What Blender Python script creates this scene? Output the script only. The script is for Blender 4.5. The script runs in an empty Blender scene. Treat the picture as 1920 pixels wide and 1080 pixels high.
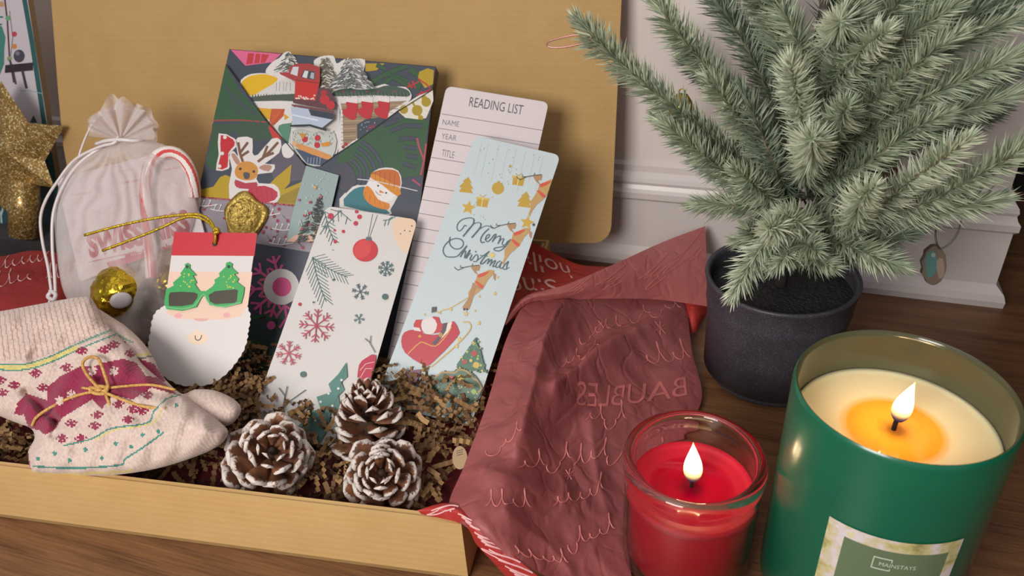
import bpy, math, random
from mathutils import Vector, Matrix, geometry, noise
random.seed(7)
sc = bpy.context.scene
COL = sc.collection
# ------------------------------------------------------------------ camera
F = 1425.0
H = 0.40
def _n(v): return v.normalized()
_d = _n(Vector((140, 2260, F)))                 # world down seen in camera axes (x right, y down, z forward)
_x = -Vector((-4660, -610, F)); _x = _n(_x - _d*_x.dot(_d))
_z = -_d
_y = _z.cross(_x)
CAM = Vector((0, 0, H))
def ray(px, py):
    c = Vector((px-960, py-540, F))
    return Vector((_x.dot(c), _y.dot(c), _z.dot(c)))
def onz(px, py, z):
    r = ray(px, py); return CAM + r*((z-H)/r.z)
def ony(px, py, y):
    r = ray(px, py); return CAM + r*(y/r.y)
cam = bpy.data.cameras.new('camera'); co = bpy.data.objects.new('camera', cam); COL.objects.link(co)
R3 = Matrix(((_x.x, -_x.y, -_x.z), (_y.x, -_y.y, -_y.z), (_z.x, -_z.y, -_z.z)))
co.matrix_world = Matrix.Translation(CAM) @ R3.to_4x4()
cam.sensor_width = 36; cam.lens = F/1920*36; cam.clip_start = .01; cam.clip_end = 20
cam.dof.use_dof = True; cam.dof.focus_distance = .50; cam.dof.aperture_fstop = 14
sc.camera = co
sc.view_settings.view_transform = 'Standard'; sc.view_settings.look = 'None'
sc.view_settings.gamma = 1; sc.view_settings.use_curve_mapping = False
sc.view_settings.exposure = 0
# ------------------------------------------------------------------ materials
def lin(h):
    if isinstance(h, (tuple, list)): return (*h[:3], 1)
    h = h.lstrip('#'); o = []
    for i in (0, 2, 4):
        c = int(h[i:i+2], 16)/255
        o.append(c/12.92 if c <= .04045 else ((c+.055)/1.055)**2.4)
    return (*o, 1)
MATS = {}
class NT:
    def __init__(s, name):
        m = bpy.data.materials.new(name); m.use_nodes = True; s.m = m; s.t = m.node_tree
        s.n = s.t.nodes; s.b = s.n['Principled BSDF']; s.out = s.n['Material Output']
    def add(s, typ, **kw):
        nd = s.n.new(typ)
        for k, v in kw.items():
            if k in nd.inputs: nd.inputs[k].default_value = v
            else: setattr(nd, k, v)
        return nd
    def link(s, a, b): s.t.links.new(a, b)
    def coords(s, scale=(1, 1, 1), kind='Object', rot=(0, 0, 0)):
        tc = s.add('ShaderNodeTexCoord'); mp = s.add('ShaderNodeMapping')
        mp.inputs['Scale'].default_value = scale; mp.inputs['Rotation'].default_value = rot
        s.link(tc.outputs[kind], mp.inputs['Vector']); return mp.outputs['Vector']
    def noise(s, vec, scale, detail=3, rough=.5):
        nz = s.add('ShaderNodeTexNoise'); nz.inputs['Scale'].default_value = scale
        nz.inputs['Detail'].default_value = detail; nz.inputs['Roughness'].default_value = rough
        s.link(vec, nz.inputs['Vector']); return nz.outputs['Fac']
    def ramp(s, fac, stops):
        r = s.add('ShaderNodeValToRGB'); e = r.color_ramp.elements
        while len(e) < len(stops): e.new(.5)
        for el, (p, c) in zip(e, stops): el.position = p; el.color = lin(c)
        s.link(fac, r.inputs['Fac']); return r.outputs['Color']
    def bump(s, h, strength=.3, dist=.001):
        b = s.add('ShaderNodeBump'); b.inputs['Strength'].default_value = strength
        b.inputs['Distance'].default_value = dist; s.link(h, b.inputs['Height'])
        s.link(b.outputs['Normal'], s.b.inputs['Normal']); return b
    def set(s, **kw):
        for k, v in kw.items(): s.b.inputs[k.replace('_', ' ')].default_value = v
def ink(hexc, rough=.45, metal=0.0):
    """printed ink on coated card"""
    key = ('ink', hexc, rough, metal)
    if key in MATS: return MATS[key]
    t = NT('ink_'+hexc.strip('#')); v = t.coords()
    c = lin(hexc); nz = t.noise(v, 900, 1)
    t.link(t.ramp(nz, [(.3, tuple(x*.95 for x in c[:3])), (.7, tuple(min(1, x*1.03) for x in c[:3]))]), t.b.inputs['Base Color'])
    t.set(Roughness=rough, Metallic=metal); MATS[key] = t.m; return t.m
def mat(name, fn):
    if name not in MATS:
        t = NT(name); fn(t); MATS[name] = t.m
    return MATS[name]
def simple(name, hexc, rough=.5, metal=0, var=.12, scale=60, bump=0, bdist=.0005):
    def fn(t):
        c = lin(hexc)[:3]; v = t.coords(); nz = t.noise(v, scale, 4)
        t.link(t.ramp(nz, [(.3, tuple(x*(1-var) for x in c)), (.7, tuple(min(1, x*(1+var)) for x in c))]), t.b.inputs['Base Color'])
        t.set(Roughness=rough, Metallic=metal)
        if bump: t.bump(nz, bump, bdist)
    return mat(name, fn)
def kraft_fn(c1, c2, ang=0):
    def fn(t):
        v = t.coords(); nz = t.noise(v, 35, 4); sp = t.noise(v, 900, 2)
        mx = t.add('ShaderNodeMix', data_type='FLOAT'); mx.inputs[0].default_value = .45
        t.link(nz, mx.inputs[2]); t.link(sp, mx.inputs[3])
        t.link(t.ramp(mx.outputs[0], [(.35, c1), (.65, c2)]), t.b.inputs['Base Color'])
        w = t.add('ShaderNodeTexWave', wave_type='BANDS', bands_direction='Z'); w.inputs['Scale'].default_value = 55
        w.inputs['Distortion'].default_value = .6
        t.link(t.coords(), w.inputs['Vector']); t.bump(w.outputs['Fac'], .10, .0006); t.set(Roughness=.75)
    return fn
KRAFT = mat('kraft_cardboard', kraft_fn('#c39f66', '#cca870'))
KRAFT_LID = mat('kraft_lid_shaded', kraft_fn('#b5925c', '#be9b65'))  # darker kraft, puts the weaker light on the raised lid into its colour
KRAFT_IN = mat('kraft_cardboard_edge', kraft_fn('#8d6c4a', '#b18b62'))
def wood_fn(t):
    v = t.coords((1.2, 14, 1), rot=(0, 0, math.radians(-9)))
    n1 = t.noise(v, 7, 6, .6); n2 = t.noise(t.coords((3, 90, 1), rot=(0, 0, math.radians(-9))), 9, 4)
    mx = t.add('ShaderNodeMix', data_type='FLOAT'); mx.inputs[0].default_value = .45
    t.link(n1, mx.inputs[2]); t.link(n2, mx.inputs[3])
    t.link(t.ramp(mx.outputs[0], [(.3, '#40291b'), (.5, '#6e4a30'), (.72, '#86623f')]), t.b.inputs['Base Color'])
    t.set(Roughness=.42); t.bump(mx.outputs[0], .12, .0006)
WOOD = mat('brown_wood_floor', wood_fn)
WALL = simple('wall_paint', '#e2d8d3', .7, var=.03, scale=8, bump=.05)
TRIM = simple('white_trim_paint', '#d8cfcd', .28, var=.03, scale=6)
DARK = simple('unlit_room_dark', '#120c0c', .6, var=.3, scale=5)  # near-black, gloom of the unlit room past the corner put into the colour
# ------------------------------------------------------------------ objects
def tag(o, label=None, cat=None, group=None, kind=None):
    if label: o['label'] = label
    if cat: o['category'] = cat
    if group: o['group'] = group
    if kind: o['kind'] = kind
    return o
def thing(name, label, cat, loc=(0, 0, 0), group=None):
    o = bpy.data.objects.new(name, None); COL.objects.link(o); o.location = loc
    o.empty_display_size = .01
    return tag(o, label, cat, group)
def mw(o):
    m = o.matrix_basis if o.parent is None else mw(o.parent) @ o.matrix_parent_inverse @ o.matrix_basis
    return m
def mk(name, verts, faces, mats, mi=None, parent=None, smooth=False, M=None):
    """mesh object; verts are in world space unless M (local-to-world) is given"""
    me = bpy.data.meshes.new(name)
    me.from_pydata([tuple(v) for v in verts], [], [tuple(f) for f in faces])
    if not isinstance(mats, (list, tuple)): mats = [mats]
    for m in mats: me.materials.append(m)
    if mi: me.polygons.foreach_set('material_index', mi)
    if smooth: me.polygons.foreach_set('use_smooth', [True]*len(me.polygons))
    me.validate(); me.update()
    o = bpy.data.objects.new(name, me); COL.objects.link(o)
    if M is None:
        # put the origin at the mesh's base centre
        xs = [v.co for v in me.vertices]
        lo = Vector([min(c[i] for c in xs) for i in range(3)]); hi = Vector([max(c[i] for c in xs) for i in range(3)])
        c = Vector(((lo.x+hi.x)/2, (lo.y+hi.y)/2, lo.z))
        me.transform(Matrix.Translation(-c)); M = Matrix.Translation(c)
    o.matrix_basis = M
    if parent:
        o.parent = parent; o.matrix_parent_inverse = mw(parent).inverted()
    return o
class MB:
    def __init__(s): s.v = []; s.f = []; s.m = []
    def add(s, vs, fs, m=0):
        b = len(s.v); s.v += [Vector(v) for v in vs]; s.f += [tuple(i+b for i in f) for f in fs]
        s.m += [m]*len(fs) if not isinstance(m, list) else m
    def box(s, o, a, b, c, m=0):
        """corner o and three edge vectors"""
        o, a, b, c = map(Vector, (o, a, b, c))
        vs = [o, o+a, o+a+b, o+b, o+c, o+a+c, o+a+b+c, o+b+c]
        s.add(vs, [(0, 3, 2, 1), (4, 5, 6, 7), (0, 1, 5, 4), (1, 2, 6, 5), (2, 3, 7, 6), (3, 0, 4, 7)], m)
    def prism(s, outline, off, m=0, mside=None):
        """planar outline (world points) extruded by the vector off"""
        n = len(outline); A = [Vector(p) for p in outline]; B = [p+Vector(off) for p in A]
        tri = geometry.tessellate_polygon([A])
        s.add(A, tri, m); s.add(B, [t[::-1] for t in tri], m)
        s.add(A+B, [(i, (i+1) % n, n+(i+1) % n, n+i) for i in range(n)], m if mside is None else mside)
    def tube(s, pts, r, m=0, seg=8, caps=True):
        pts = [Vector(p) for p in pts]; n = len(pts)
        rr = r if isinstance(r, (list, tuple)) else [r]*n
        t0 = (pts[1]-pts[0]).normalized(); up = Vector((0, 0, 1)) if abs(t0.z) < .9 else Vector((1, 0, 0))
        nn = (up - t0*up.dot(t0)).normalized(); base = len(s.v)
        for i, p in enumerate(pts):
            t = (pts[min(i+1, n-1)]-pts[max(i-1, 0)]).normalized()
            nn = (nn - t*nn.dot(t)).normalized(); bb = t.cross(nn)
            for k in range(seg):
                a = 2*math.pi*k/seg; s.v.append(p + (nn*math.cos(a)+bb*math.sin(a))*rr[i])
        for i in range(n-1):
            for k in range(seg):
                a = base+i*seg+k; b = base+i*seg+(k+1) % seg
                s.f.append((a, b, b+seg, a+seg)); s.m.append(m(i, k) if callable(m) else m)
        if caps:
            mm = m(0, 0) if callable(m) else m
            s.f.append(tuple(base+k for k in range(seg))[::-1]); s.m.append(mm)
            s.f.append(tuple(base+(n-1)*seg+k for k in range(seg))); s.m.append(mm)
    def lathe(s, prof, c, m=0, seg=64, axis=None, jit=None):
        """profile [(r, z), ...] turned about the vertical through c"""
        c = Vector(c); base = len(s.v); n = len(prof)
        for (r, z) in prof:
            for k in range(seg):
                a = 2*math.pi*k/seg; j = jit(a, z) if jit else 1
                s.v.append(c+Vector((r*j*math.cos(a), r*j*math.sin(a), z)))
        for i in range(n-1):
            for k in range(seg):
                a = base+i*seg+k; b = base+i*seg+(k+1) % seg
                s.f.append((a, b, b+seg, a+seg)); s.m.append(m(i) if callable(m) else m)
    def build(s, name, mats, parent=None, smooth=False, M=None):
        return mk(name, s.v, s.f, mats, s.m, parent, smooth, M)
def smooth_pts(p, n=6, closed=False):
    p = [Vector(q) for q in p]; out = []; N = len(p)
    for i in range(N if closed else N-1):
        if closed: a, b, c, d = p[(i-1) % N], p[i], p[(i+1) % N], p[(i+2) % N]
        else: a, b, c, d = p[max(i-1, 0)], p[i], p[i+1], p[min(i+2, N-1)]
        for k in range(n):
            t = k/n
            out.append(.5*((2*b)+(c-a)*t+(2*a-5*b+4*c-d)*t*t+(-a+3*b-3*c+d)*t**3))
    if not closed: out.append(p[-1])
    return out
# planes that flat things lie in; artwork is measured on them
class Plane:
    def __init__(s, O, lean, yaw):
        l, y = math.radians(lean), math.radians(yaw)
        s.O = Vector(O)
        s.n = Vector((math.sin(y)*math.cos(l), -math.cos(y)*math.cos(l), math.sin(l)))
        s.v = (Vector((0, 0, 1)) - s.n*s.n.z).normalized(); s.u = s.v.cross(s.n)
        s.M = Matrix(((s.u.x, s.v.x, s.n.x, s.O.x), (s.u.y, s.v.y, s.n.y, s.O.y), (s.u.z, s.v.z, s.n.z, s.O.z), (0, 0, 0, 1)))
    def up(s, d):
        q = Plane.__new__(Plane); q.n, q.u, q.v = s.n, s.u, s.v; q.O = s.O + s.n*d
        q.M = s.M.copy(); q.M.translation = q.O; return q
    def w(s, px, py, h=0):
        r = ray(px, py); return CAM + r*((s.O+s.n*h-CAM).dot(s.n)/r.dot(s.n))
    def l(s, px, py):
        w = s.w(px, py)-s.O; return Vector((w.dot(s.u), w.dot(s.v)))
def clip_poly(tri, clip):
    out = list(tri)
    n = len(clip)
    for i in range(n):
        a, b = clip[i], clip[(i+1) % n]; e = b-a
        inp, out = out, []
        for j in range(len(inp)):
            p, q = inp[j-1], inp[j]
            sp = e.x*(p.y-a.y)-e.y*(p.x-a.x); sq = e.x*(q.y-a.y)-e.y*(q.x-a.x)
            if sq >= 0:
                if sp < 0: out.append(p+(q-p)*(sp/(sp-sq)))
                out.append(q)
            elif sp >= 0: out.append(p+(q-p)*(sp/(sp-sq)))
        if len(out) < 3: return []
    return out
def area(p): return sum(p[i-1].x*p[i].y-p[i].x*p[i-1].y for i in range(len(p)))/2
_txt = {}
def text_tris(s, bold=0):
    if (s, bold) in _txt: return _txt[s, bold]
    cu = bpy.data.curves.new('t', 'FONT'); cu.body = s; cu.resolution_u = 3; cu.offset = bold
    o = bpy.data.objects.new('t', cu); COL.objects.link(o)
    bpy.context.view_layer.update()
    me = bpy.data.meshes.new_from_object(o.evaluated_get(bpy.context.evaluated_depsgraph_get()))
    bpy.data.objects.remove(o)
    vs = [Vector((v.co.x, v.co.y)) for v in me.vertices]; fs = [tuple(p.vertices) for p in me.polygons]
    bpy.data.meshes.remove(me); bpy.data.curves.remove(cu)
    x0 = min(v.x for v in vs); x1 = max(v.x for v in vs); y0 = 0; y1 = max(v.y for v in vs)
    vs = [Vector(((v.x-x0)/(x1-x0), (v.y-y0)/(y1-y0))) for v in vs]
    _txt[s, bold] = (vs, fs); return vs, fs
STEP = .000006
class Art:
    """a flat printed thing: an extruded outline plus thin layers of ink, all one mesh"""
    def __init__(s, plane, outline, col, thick=.0005, side=None, clip=True, rough=.45):
        s.P = plane; s.V = []; s.Fc = []; s.Mi = []; s.ms = []; s.h = 0; s.rough = rough
        pts = [plane.l(*p) for p in outline]
        if area(pts) < 0: pts.reverse()
        s.clip = pts if clip else None; s.out = pts
        n = len(pts); tri = geometry.tessellate_polygon([[Vector((p.x, p.y, 0)) for p in pts]])
        m = s.mi(col); ms = s.mi(side or col)
        tri = [t if area([pts[i] for i in t]) > 0 else t[::-1] for t in tri]
        s.raw([(p.x, p.y, 0) for p in pts], tri, m)
        s.raw([(p.x, p.y, -thick) for p in pts], [t[::-1] for t in tri], ms)
        s.raw([(p.x, p.y, 0) for p in pts]+[(p.x, p.y, -thick) for p in pts], [(i, n+i, n+(i+1) % n, (i+1) % n) for i in range(n)], ms)
    def mi(s, col):
        m = ink(col, s.rough) if isinstance(col, str) else col
        if m not in s.ms: s.ms.append(m)
        return s.ms.index(m)
    def raw(s, vs, fs, m):
        b = len(s.V); s.V += [Vector(v) for v in vs]
        for f in fs: s.Fc.append(tuple(i+b for i in f)); s.Mi.append(m)
    def lay(s, polys, col):
        s.h += STEP; m = s.mi(col)
        for p in polys:
            if area(p) < 0: p = p[::-1]
            if s.clip: p = clip_poly(p, s.clip)
            if len(p) >= 3: s.raw([(q.x, q.y, s.h) for q in p], [tuple(range(len(p)))], m)
    def poly(s, pts, col, sm=0, loc=False):
        if sm: pts = smooth_pts(pts, sm, True)
        L = [s.P.l(p[0], p[1]) for p in pts]
        tri = geometry.tessellate_polygon([[Vector((p.x, p.y, 0)) for p in L]])
        s.lay([[L[i] for i in t] for t in tri], col)
    def line(s, pts, w, col, sm=0, closed=False):
        if sm: pts = smooth_pts(pts, sm, closed)
        p = [Vector((q[0], q[1])) for q in pts]; n = len(p)
        if n < 2: return
        if closed: p.append(p[0]); n += 1
        A = []; B = []
        for i in range(n):
            t = p[min(i+1, n-1)]-p[max(i-1, 0)]
            if t.length < 1e-6: t = Vector((1, 0))
            t.normalize(); nn = Vector((-t.y, t.x)); ww = (w(i/(n-1)) if callable(w) else w)/2
            A.append(s.P.l(*(p[i]+nn*ww))); B.append(s.P.l(*(p[i]-nn*ww)))
        s.lay([[A[i], A[i+1], B[i+1], B[i]] for i in range(n-1)], col)
    def lines(s, ls, w, col):
        for l in ls: s.line(l, w, col)
    def circ(s, x, y, r, col, ry=None, n=20, rot=0):
        ry = ry or r
        s.poly([(x+r*math.cos(2*math.pi*k/n+rot), y+ry*math.sin(2*math.pi*k/n+rot)) for k in range(n)], col)
    def star(s, x, y, r, col, n=5, inner=.45, rot=0.2):
        s.poly([(x+(r if k % 2 == 0 else r*inner)*math.sin(math.pi*k/n+rot), y-(r if k % 2 == 0 else r*inner)*math.cos(math.pi*k/n+rot)) for k in range(2*n)], col)
    def text(s, st, o, ex, ey, col, bold=0):
        vs, fs = text_tris(st, bold); s.h += STEP; m = s.mi(col)
        L = [s.P.l(o[0]+v.x*ex[0]+v.y*ey[0], o[1]+v.x*ex[1]+v.y*ey[1]) for v in vs]
        s.raw([(q.x, q.y, s.h) for q in L], fs, m)
    def build(s, name, parent=None):
        return mk(name, s.V, s.Fc, s.ms, s.Mi, parent, False, s.P.M)
def rquad(c, r, n=5):
    out = []
    N = len(c)
    for i in range(N):
        p = Vector(c[i]); a = Vector(c[i-1]); b = Vector(c[(i+1) % N])
        p0 = p+(a-p).normalized()*r; p1 = p+(b-p).normalized()*r
        for k in range(n+1):
            t = k/n; out.append(tuple((1-t)**2*p0+2*t*(1-t)*p+t*t*p1))
    return out
def poly_at(P, pts, h=0): return [P.w(x, y, h) for x, y in pts]

# ------------------------------------------------------------------ room
YW = .684
def structure(o): o['kind'] = 'structure'; return o
b = MB(); b.box((-1.6, -.5, -.03), (3.2, 0, 0), (0, 2.3, 0), (0, 0, .03)); structure(b.build('floor', WOOD))
b = MB(); b.box((-1.6, YW, 0), (1.803, 0, 0), (0, .25, 0), (0, 0, 1.1)); structure(b.build('wall_back', WALL))
b = MB(); b.box((.205, .93, 0), (1.1, 0, 0), (0, .03, 0), (0, 0, 1.1)); structure(b.build('wall_far', DARK))
b = MB(); b.box((1.3, -.5, 0), (.03, 0, 0), (0, 2.1, 0), (0, 0, 1.1)); structure(b.build('wall_right', DARK))
prof = [(0, 0), (.018, 0), (.0185, .006), (.0165, .012), (.0125, .016), (.0095, .019), (.0095, .070), (.0125, .073), (.0125, .079), (.010, .082),
        (.0085, .086), (.0095, .089), (.0085, .093), (.0045, .098), (.004, .104), (0, .107)]
v = []; n = len(prof); XC = .203
for k in range(3):
    for d, z in prof:
        v.append(((-1.6, YW-d, z), (XC+d, YW-d, z), (XC+d, YW+.24, z))[k])
f = [(k*n+i, k*n+(i+1) % n, (k+1)*n+(i+1) % n, (k+1)*n+i) for k in range(2) for i in range(n)] + [tuple(range(n))[::-1], tuple(range(2*n, 3*n))]
structure(mk('baseboard_back', v, f, TRIM))

# ------------------------------------------------------------------ box
ANG = math.radians(7.2)
EX = Vector((math.cos(ANG), math.sin(ANG), 0)); EY = Vector((-math.sin(ANG), math.cos(ANG), 0)); EZ = Vector((0, 0, 1))
BC = onz(865, 984, .05); BC.z = 0            # front right corner
BW, BD, BH, T = .452, .345, .05, .003
def bx(x, y, z): return BC + EX*x + EY*y + EZ*z   # x<0 to the left, y into the box
mbox = thing('mailer_box', 'open kraft cardboard mailer box with raised lid, holding the gifts', 'box', tuple(bx(-BW/2, BD/2, .0)))
def panel(name, o, a, b_, c, mats=KRAFT, parent=None):
    m = MB(); m.box(o, a, b_, c); return m.build(name, mats, parent or mbox)
panel('bottom', bx(-BW, 0, .0003), EX*BW, EY*BD, EZ*T)
m = MB(); m.box(bx(-BW, 0, .0003), EX*BW, EY*T, EZ*BH); m.box(bx(-BW, T+.0012, T), EX*(BW-T), EY*T, EZ*(BH-T-.001)); m.build('front_wall', KRAFT, mbox)
m = MB(); m.box(bx(-T, T, T), EX*T, EY*(BD-2*T), EZ*(BH-T)); m.box(bx(-2*T-.001, 2.5*T, T), EX*T, EY*(BD-4*T), EZ*(BH-T-.001)); m.build('side_wall', KRAFT, mbox)
m = MB(); m.box(bx(-BW, T, T), EX*T, EY*(BD-2*T), EZ*(BH-T)); m.box(bx(-BW+T+.001, 2.5*T, T), EX*T, EY*(BD-4*T), EZ*(BH-T-.001)); m.build('side_wall', KRAFT, mbox)
panel('back_wall', bx(-BW, BD-T, T), EX*BW, EY*T, EZ*(BH-T))
# lid: leans back a little, side flaps folded out flat
LEAN = math.radians(9)
LU = EZ*math.cos(LEAN) + EY*math.sin(LEAN); LN = LU.cross(EX)  # LN points back
LH = .33
def lid(x, z, d=0): return bx(0, BD+.001, BH-.004) + EX*x + LU*z - EY*d
m = MB(); out = [lid(-BW, 0), lid(0, 0), lid(0, LH), lid(-BW, LH)]; m.prism(out, EY*T, 0); m.build('lid', KRAFT_LID, mbox)
lp = Plane(lid(0, 0), 0, 0); lp.n = -EY*math.cos(LEAN)+EZ*math.sin(LEAN); lp.u = EX; lp.v = LU
# right and left lid flaps (outline with the rounded lower corner)
XR = (lp.w(1150, 300)-lid(0, 0)).dot(EX)
r = []
for k in range(7):
    a = -math.pi/2+math.pi/2*k/6; r.append((XR-.018+.018*math.cos(a), .020+.018*math.sin(a)))
m = MB(); m.prism([lid(0, .0)]+[lid(x, z) for x, z in r]+[lid(XR+.004, LH), lid(0, LH)], EY*T); m.build('side_flap', KRAFT_LID, mbox)
fl = [lp.w(*q) for q in ((96, 0), (108, 160), (118, 270), (132, 350), (150, 385))]
def lidxy(w_): d_ = w_-lid(0, 0); return d_.dot(EX), d_.dot(LU)
fl = [lidxy(q) for q in fl]
m = MB(); m.prism([lid(-BW, 0), lid(-BW, LH), lid(fl[0][0]-.012, LH)]+[lid(x, z) for x, z in fl], EY*T); m.build('side_flap', KRAFT_LID, mbox)
# ------------------------------------------------------------------ candles
def glass_fn(tint, ro=.02, base=.06):
    def fn(t):
        tr = t.add('ShaderNodeBsdfTransparent'); tr.inputs['Color'].default_value = lin(tint)
        gl = t.add('ShaderNodeBsdfGlossy'); gl.inputs['Roughness'].default_value = ro
        fr = t.add('ShaderNodeLayerWeight'); fr.inputs['Blend'].default_value = .5
        pw = t.add('ShaderNodeMath', operation='POWER'); pw.inputs[1].default_value = 4.5; t.link(fr.outputs['Facing'], pw.inputs[0])
        ad = t.add('ShaderNodeMath', operation='MULTIPLY_ADD'); ad.inputs[1].default_value = .7; ad.inputs[2].default_value = base; t.link(pw.outputs[0], ad.inputs[0])
        mx = t.add('ShaderNodeMixShader'); t.link(ad.outputs[0], mx.inputs[0]); t.link(tr.outputs[0], mx.inputs[1]); t.link(gl.outputs[0], mx.inputs[2])
        t.link(mx.outputs[0], t.out.inputs['Surface'])
    return fn
GLASS = mat('clear_glass', glass_fn('#eef2ee', .03, .04))
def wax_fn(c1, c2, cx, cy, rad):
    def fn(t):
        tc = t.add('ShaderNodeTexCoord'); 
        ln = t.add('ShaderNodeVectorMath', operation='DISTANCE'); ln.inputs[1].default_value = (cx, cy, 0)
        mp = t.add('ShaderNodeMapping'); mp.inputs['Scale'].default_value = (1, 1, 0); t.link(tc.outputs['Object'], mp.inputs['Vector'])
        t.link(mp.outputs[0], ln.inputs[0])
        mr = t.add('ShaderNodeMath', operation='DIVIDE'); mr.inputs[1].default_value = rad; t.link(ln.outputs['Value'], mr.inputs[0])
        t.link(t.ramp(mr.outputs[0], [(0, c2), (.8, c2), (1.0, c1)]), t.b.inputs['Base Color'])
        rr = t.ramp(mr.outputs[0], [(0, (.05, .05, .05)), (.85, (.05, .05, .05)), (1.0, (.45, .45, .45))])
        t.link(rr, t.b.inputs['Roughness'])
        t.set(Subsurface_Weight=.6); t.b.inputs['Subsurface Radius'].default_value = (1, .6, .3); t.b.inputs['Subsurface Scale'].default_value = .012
    return fn
def flame(parent, base, h, lean=(0, 0)):
    def fn(t):
        tc = t.add('ShaderNodeTexCoord'); sp = t.add('ShaderNodeSeparateXYZ'); t.link(tc.outputs['Generated'], sp.inputs[0])
        em = t.add('ShaderNodeEmission'); t.link(t.ramp(sp.outputs['Z'], [(0, '#1a2a90'), (.14, '#6a4a60'), (.34, '#ffc070'), (.55, '#fff3d0'), (.85, '#fff0c8'), (1, '#ffb050')]), em.inputs['Color'])
        st = t.ramp(sp.outputs['Z'], [(0, (.02, .02, .02)), (.2, (.12, .12, .12)), (.45, (1, 1, 1)), (1, (.6, .6, .6))])
        mu = t.add('ShaderNodeMath', operation='MULTIPLY'); mu.inputs[1].default_value = 6; t.link(st, mu.inputs[0]); t.link(mu.outputs[0], em.inputs['Strength'])
        t.link(em.outputs[0], t.out.inputs['Surface'])
    m = MB(); pr = []
    for i in range(15):
        t = i/14; rr = .20*math.sin(math.pi*min(1, t*1.0)**.66)*(1-t*.3); pr.append((max(rr, .004)*h, t*h))
    m.lathe(pr, (0, 0, 0), 0, 20)
    for v in m.v: k = (v.z/h)**2; v.x += lean[0]*h*k; v.y += lean[1]*h*k
    m.v = [v+Vector(base) for v in m.v]
    o = m.build('flame', mat('flame_glow', fn), parent, True)
    return o
def point(name, loc, e, col, r=.006):
    l = bpy.data.lights.new(name, 'POINT'); l.energy = e; l.color = col; l.shadow_soft_size = r
    o = bpy.data.objects.new(name, l); COL.objects.link(o); o.location = loc; return o
# red candle in a clear jar
RC = onz(1303, 849, .088); RC.z = 0
rc = thing('jar_candle', 'small lit red candle in a clear glass jar, in front of red tissue', 'candle', tuple(RC))
Ro = .0385
m = MB(); m.lathe([(0.001, .0005), (Ro-.004, .0005), (Ro-.001, .003), (Ro, .008), (Ro, .060), (Ro-.0006, .064), (Ro+.0004, .067), (Ro-.0006, .070), (Ro+.0006, .0735), (Ro+.0014, .0775),
                   (Ro+.0018, .082), (Ro+.0008, .0855), (Ro-.0016, .0868), (Ro-.0042, .0855), (Ro-.0050, .081), (Ro-.0036, .076), (Ro-.0040, .066), (Ro-.0030, .060), (Ro-.0026, .010), (Ro-.006, .005), (.001, .0045)], RC, 0, 80)
m.m = [1 if max(m.v[i].z for i in f) > .0635 else 0 for f in m.f]
m.build('jar', [GLASS, mat('thick_glass_rim', lambda t: t.set(Base_Color=(1, 1, 1, 1), Roughness=.02, IOR=1.42, Transmission_Weight=1.0))], rc, True)
ZR = .0610
REDW = mat('red_wax', wax_fn('#c40f2c', '#ac082a', 0, 0, .026))
m = MB(); Ri = Ro-.0030
m.lathe([(.001, .0055), (Ri-.002, .006), (Ri, .012), (Ri, ZR+.002), (Ri-.0012, ZR+.0028), (Ri-.003, ZR+.001), (Ri-.006, ZR), (.012, ZR-.0002), (.0008, ZR-.0002)], RC, 0, 64)
m.build('wax', REDW, rc, True)
WICK = simple('charred_wick', '#1a1412', .9)
m = MB(); m.tube([RC+Vector((0, 0, ZR-.003)), RC+Vector((0, 0, ZR+.004)), RC+Vector((.0008, -.0005, ZR+.009))], .0009, 0, 8); m.build('wick', WICK, rc)
flame(rc, RC+Vector((0, 0, ZR+.0045)), .030, (-.05, 0))
point('red_candle_light', RC+Vector((0, 0, ZR+.020)), .10, (1, .62, .32))
# green candle
GH = .150
GC = onz(1697, 731, GH); GC.z = 0
print('green c', GC, 'red', RC)
gc = thing('tumbler_candle', 'large lit cream candle in a tall green glass tumbler', 'candle', tuple(GC))
GR = .0520
def ggreen(t):
    v = t.coords(); nz = t.noise(v, 30, 3)
    t.link(t.ramp(nz, [(.3, '#0d6a4f'), (.7, '#117556')]), t.b.inputs['Base Color'])
    t.set(Roughness=.33); t.b.inputs['Coat Weight'].default_value = .9; t.b.inputs['Coat Roughness'].default_value = .17
    tl = t.add('ShaderNodeBsdfTranslucent'); tl.inputs['Color'].default_value = lin('#139a70')
    mx = t.add('ShaderNodeMixShader'); mx.inputs[0].default_value = .25
    t.link(t.b.outputs[0], mx.inputs[1]); t.link(tl.outputs[0], mx.inputs[2]); t.link(mx.outputs[0], t.out.inputs['Surface'])
def ginner(t):
    t.b.inputs['Base Color'].default_value = lin('#4a4c3a'); t.set(Roughness=.12)
    tr = t.add('ShaderNodeBsdfTransparent'); tr.inputs['Color'].default_value = lin('#c8c8a8')
    mx = t.add('ShaderNodeMixShader'); mx.inputs[0].default_value = .15
    t.link(t.b.outputs[0], mx.inputs[1]); t.link(tr.outputs[0], mx.inputs[2]); t.link(mx.outputs[0], t.out.inputs['Surface'])
GG = mat('green_frosted_glass', ggreen); GI = mat('olive_inner_glass', ginner)
m = MB()
m.lathe([(.001, .0005), (GR-.006, .0005), (GR-.002, .003), (GR-.0005, .009), (GR-.0002, GH-.003), (GR-.0008, GH-.0008), (GR-.0015, GH)], GC, 0, 96)
m.lathe([(GR-.0015, GH), (GR-.0024, GH-.0006), (GR-.0030, GH-.003), (GR-.0034, .012), (GR-.008, .007), (.001, .007)], GC, 1, 96)
m.build('tumbler', [GG, GI], gc, True)
ZG = GH-.026
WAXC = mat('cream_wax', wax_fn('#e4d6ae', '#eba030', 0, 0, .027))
m = MB(); Gi = GR-.0037
FC = onz(1655, 787, ZG); WX = (FC.x-GC.x, FC.y-GC.y)
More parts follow.
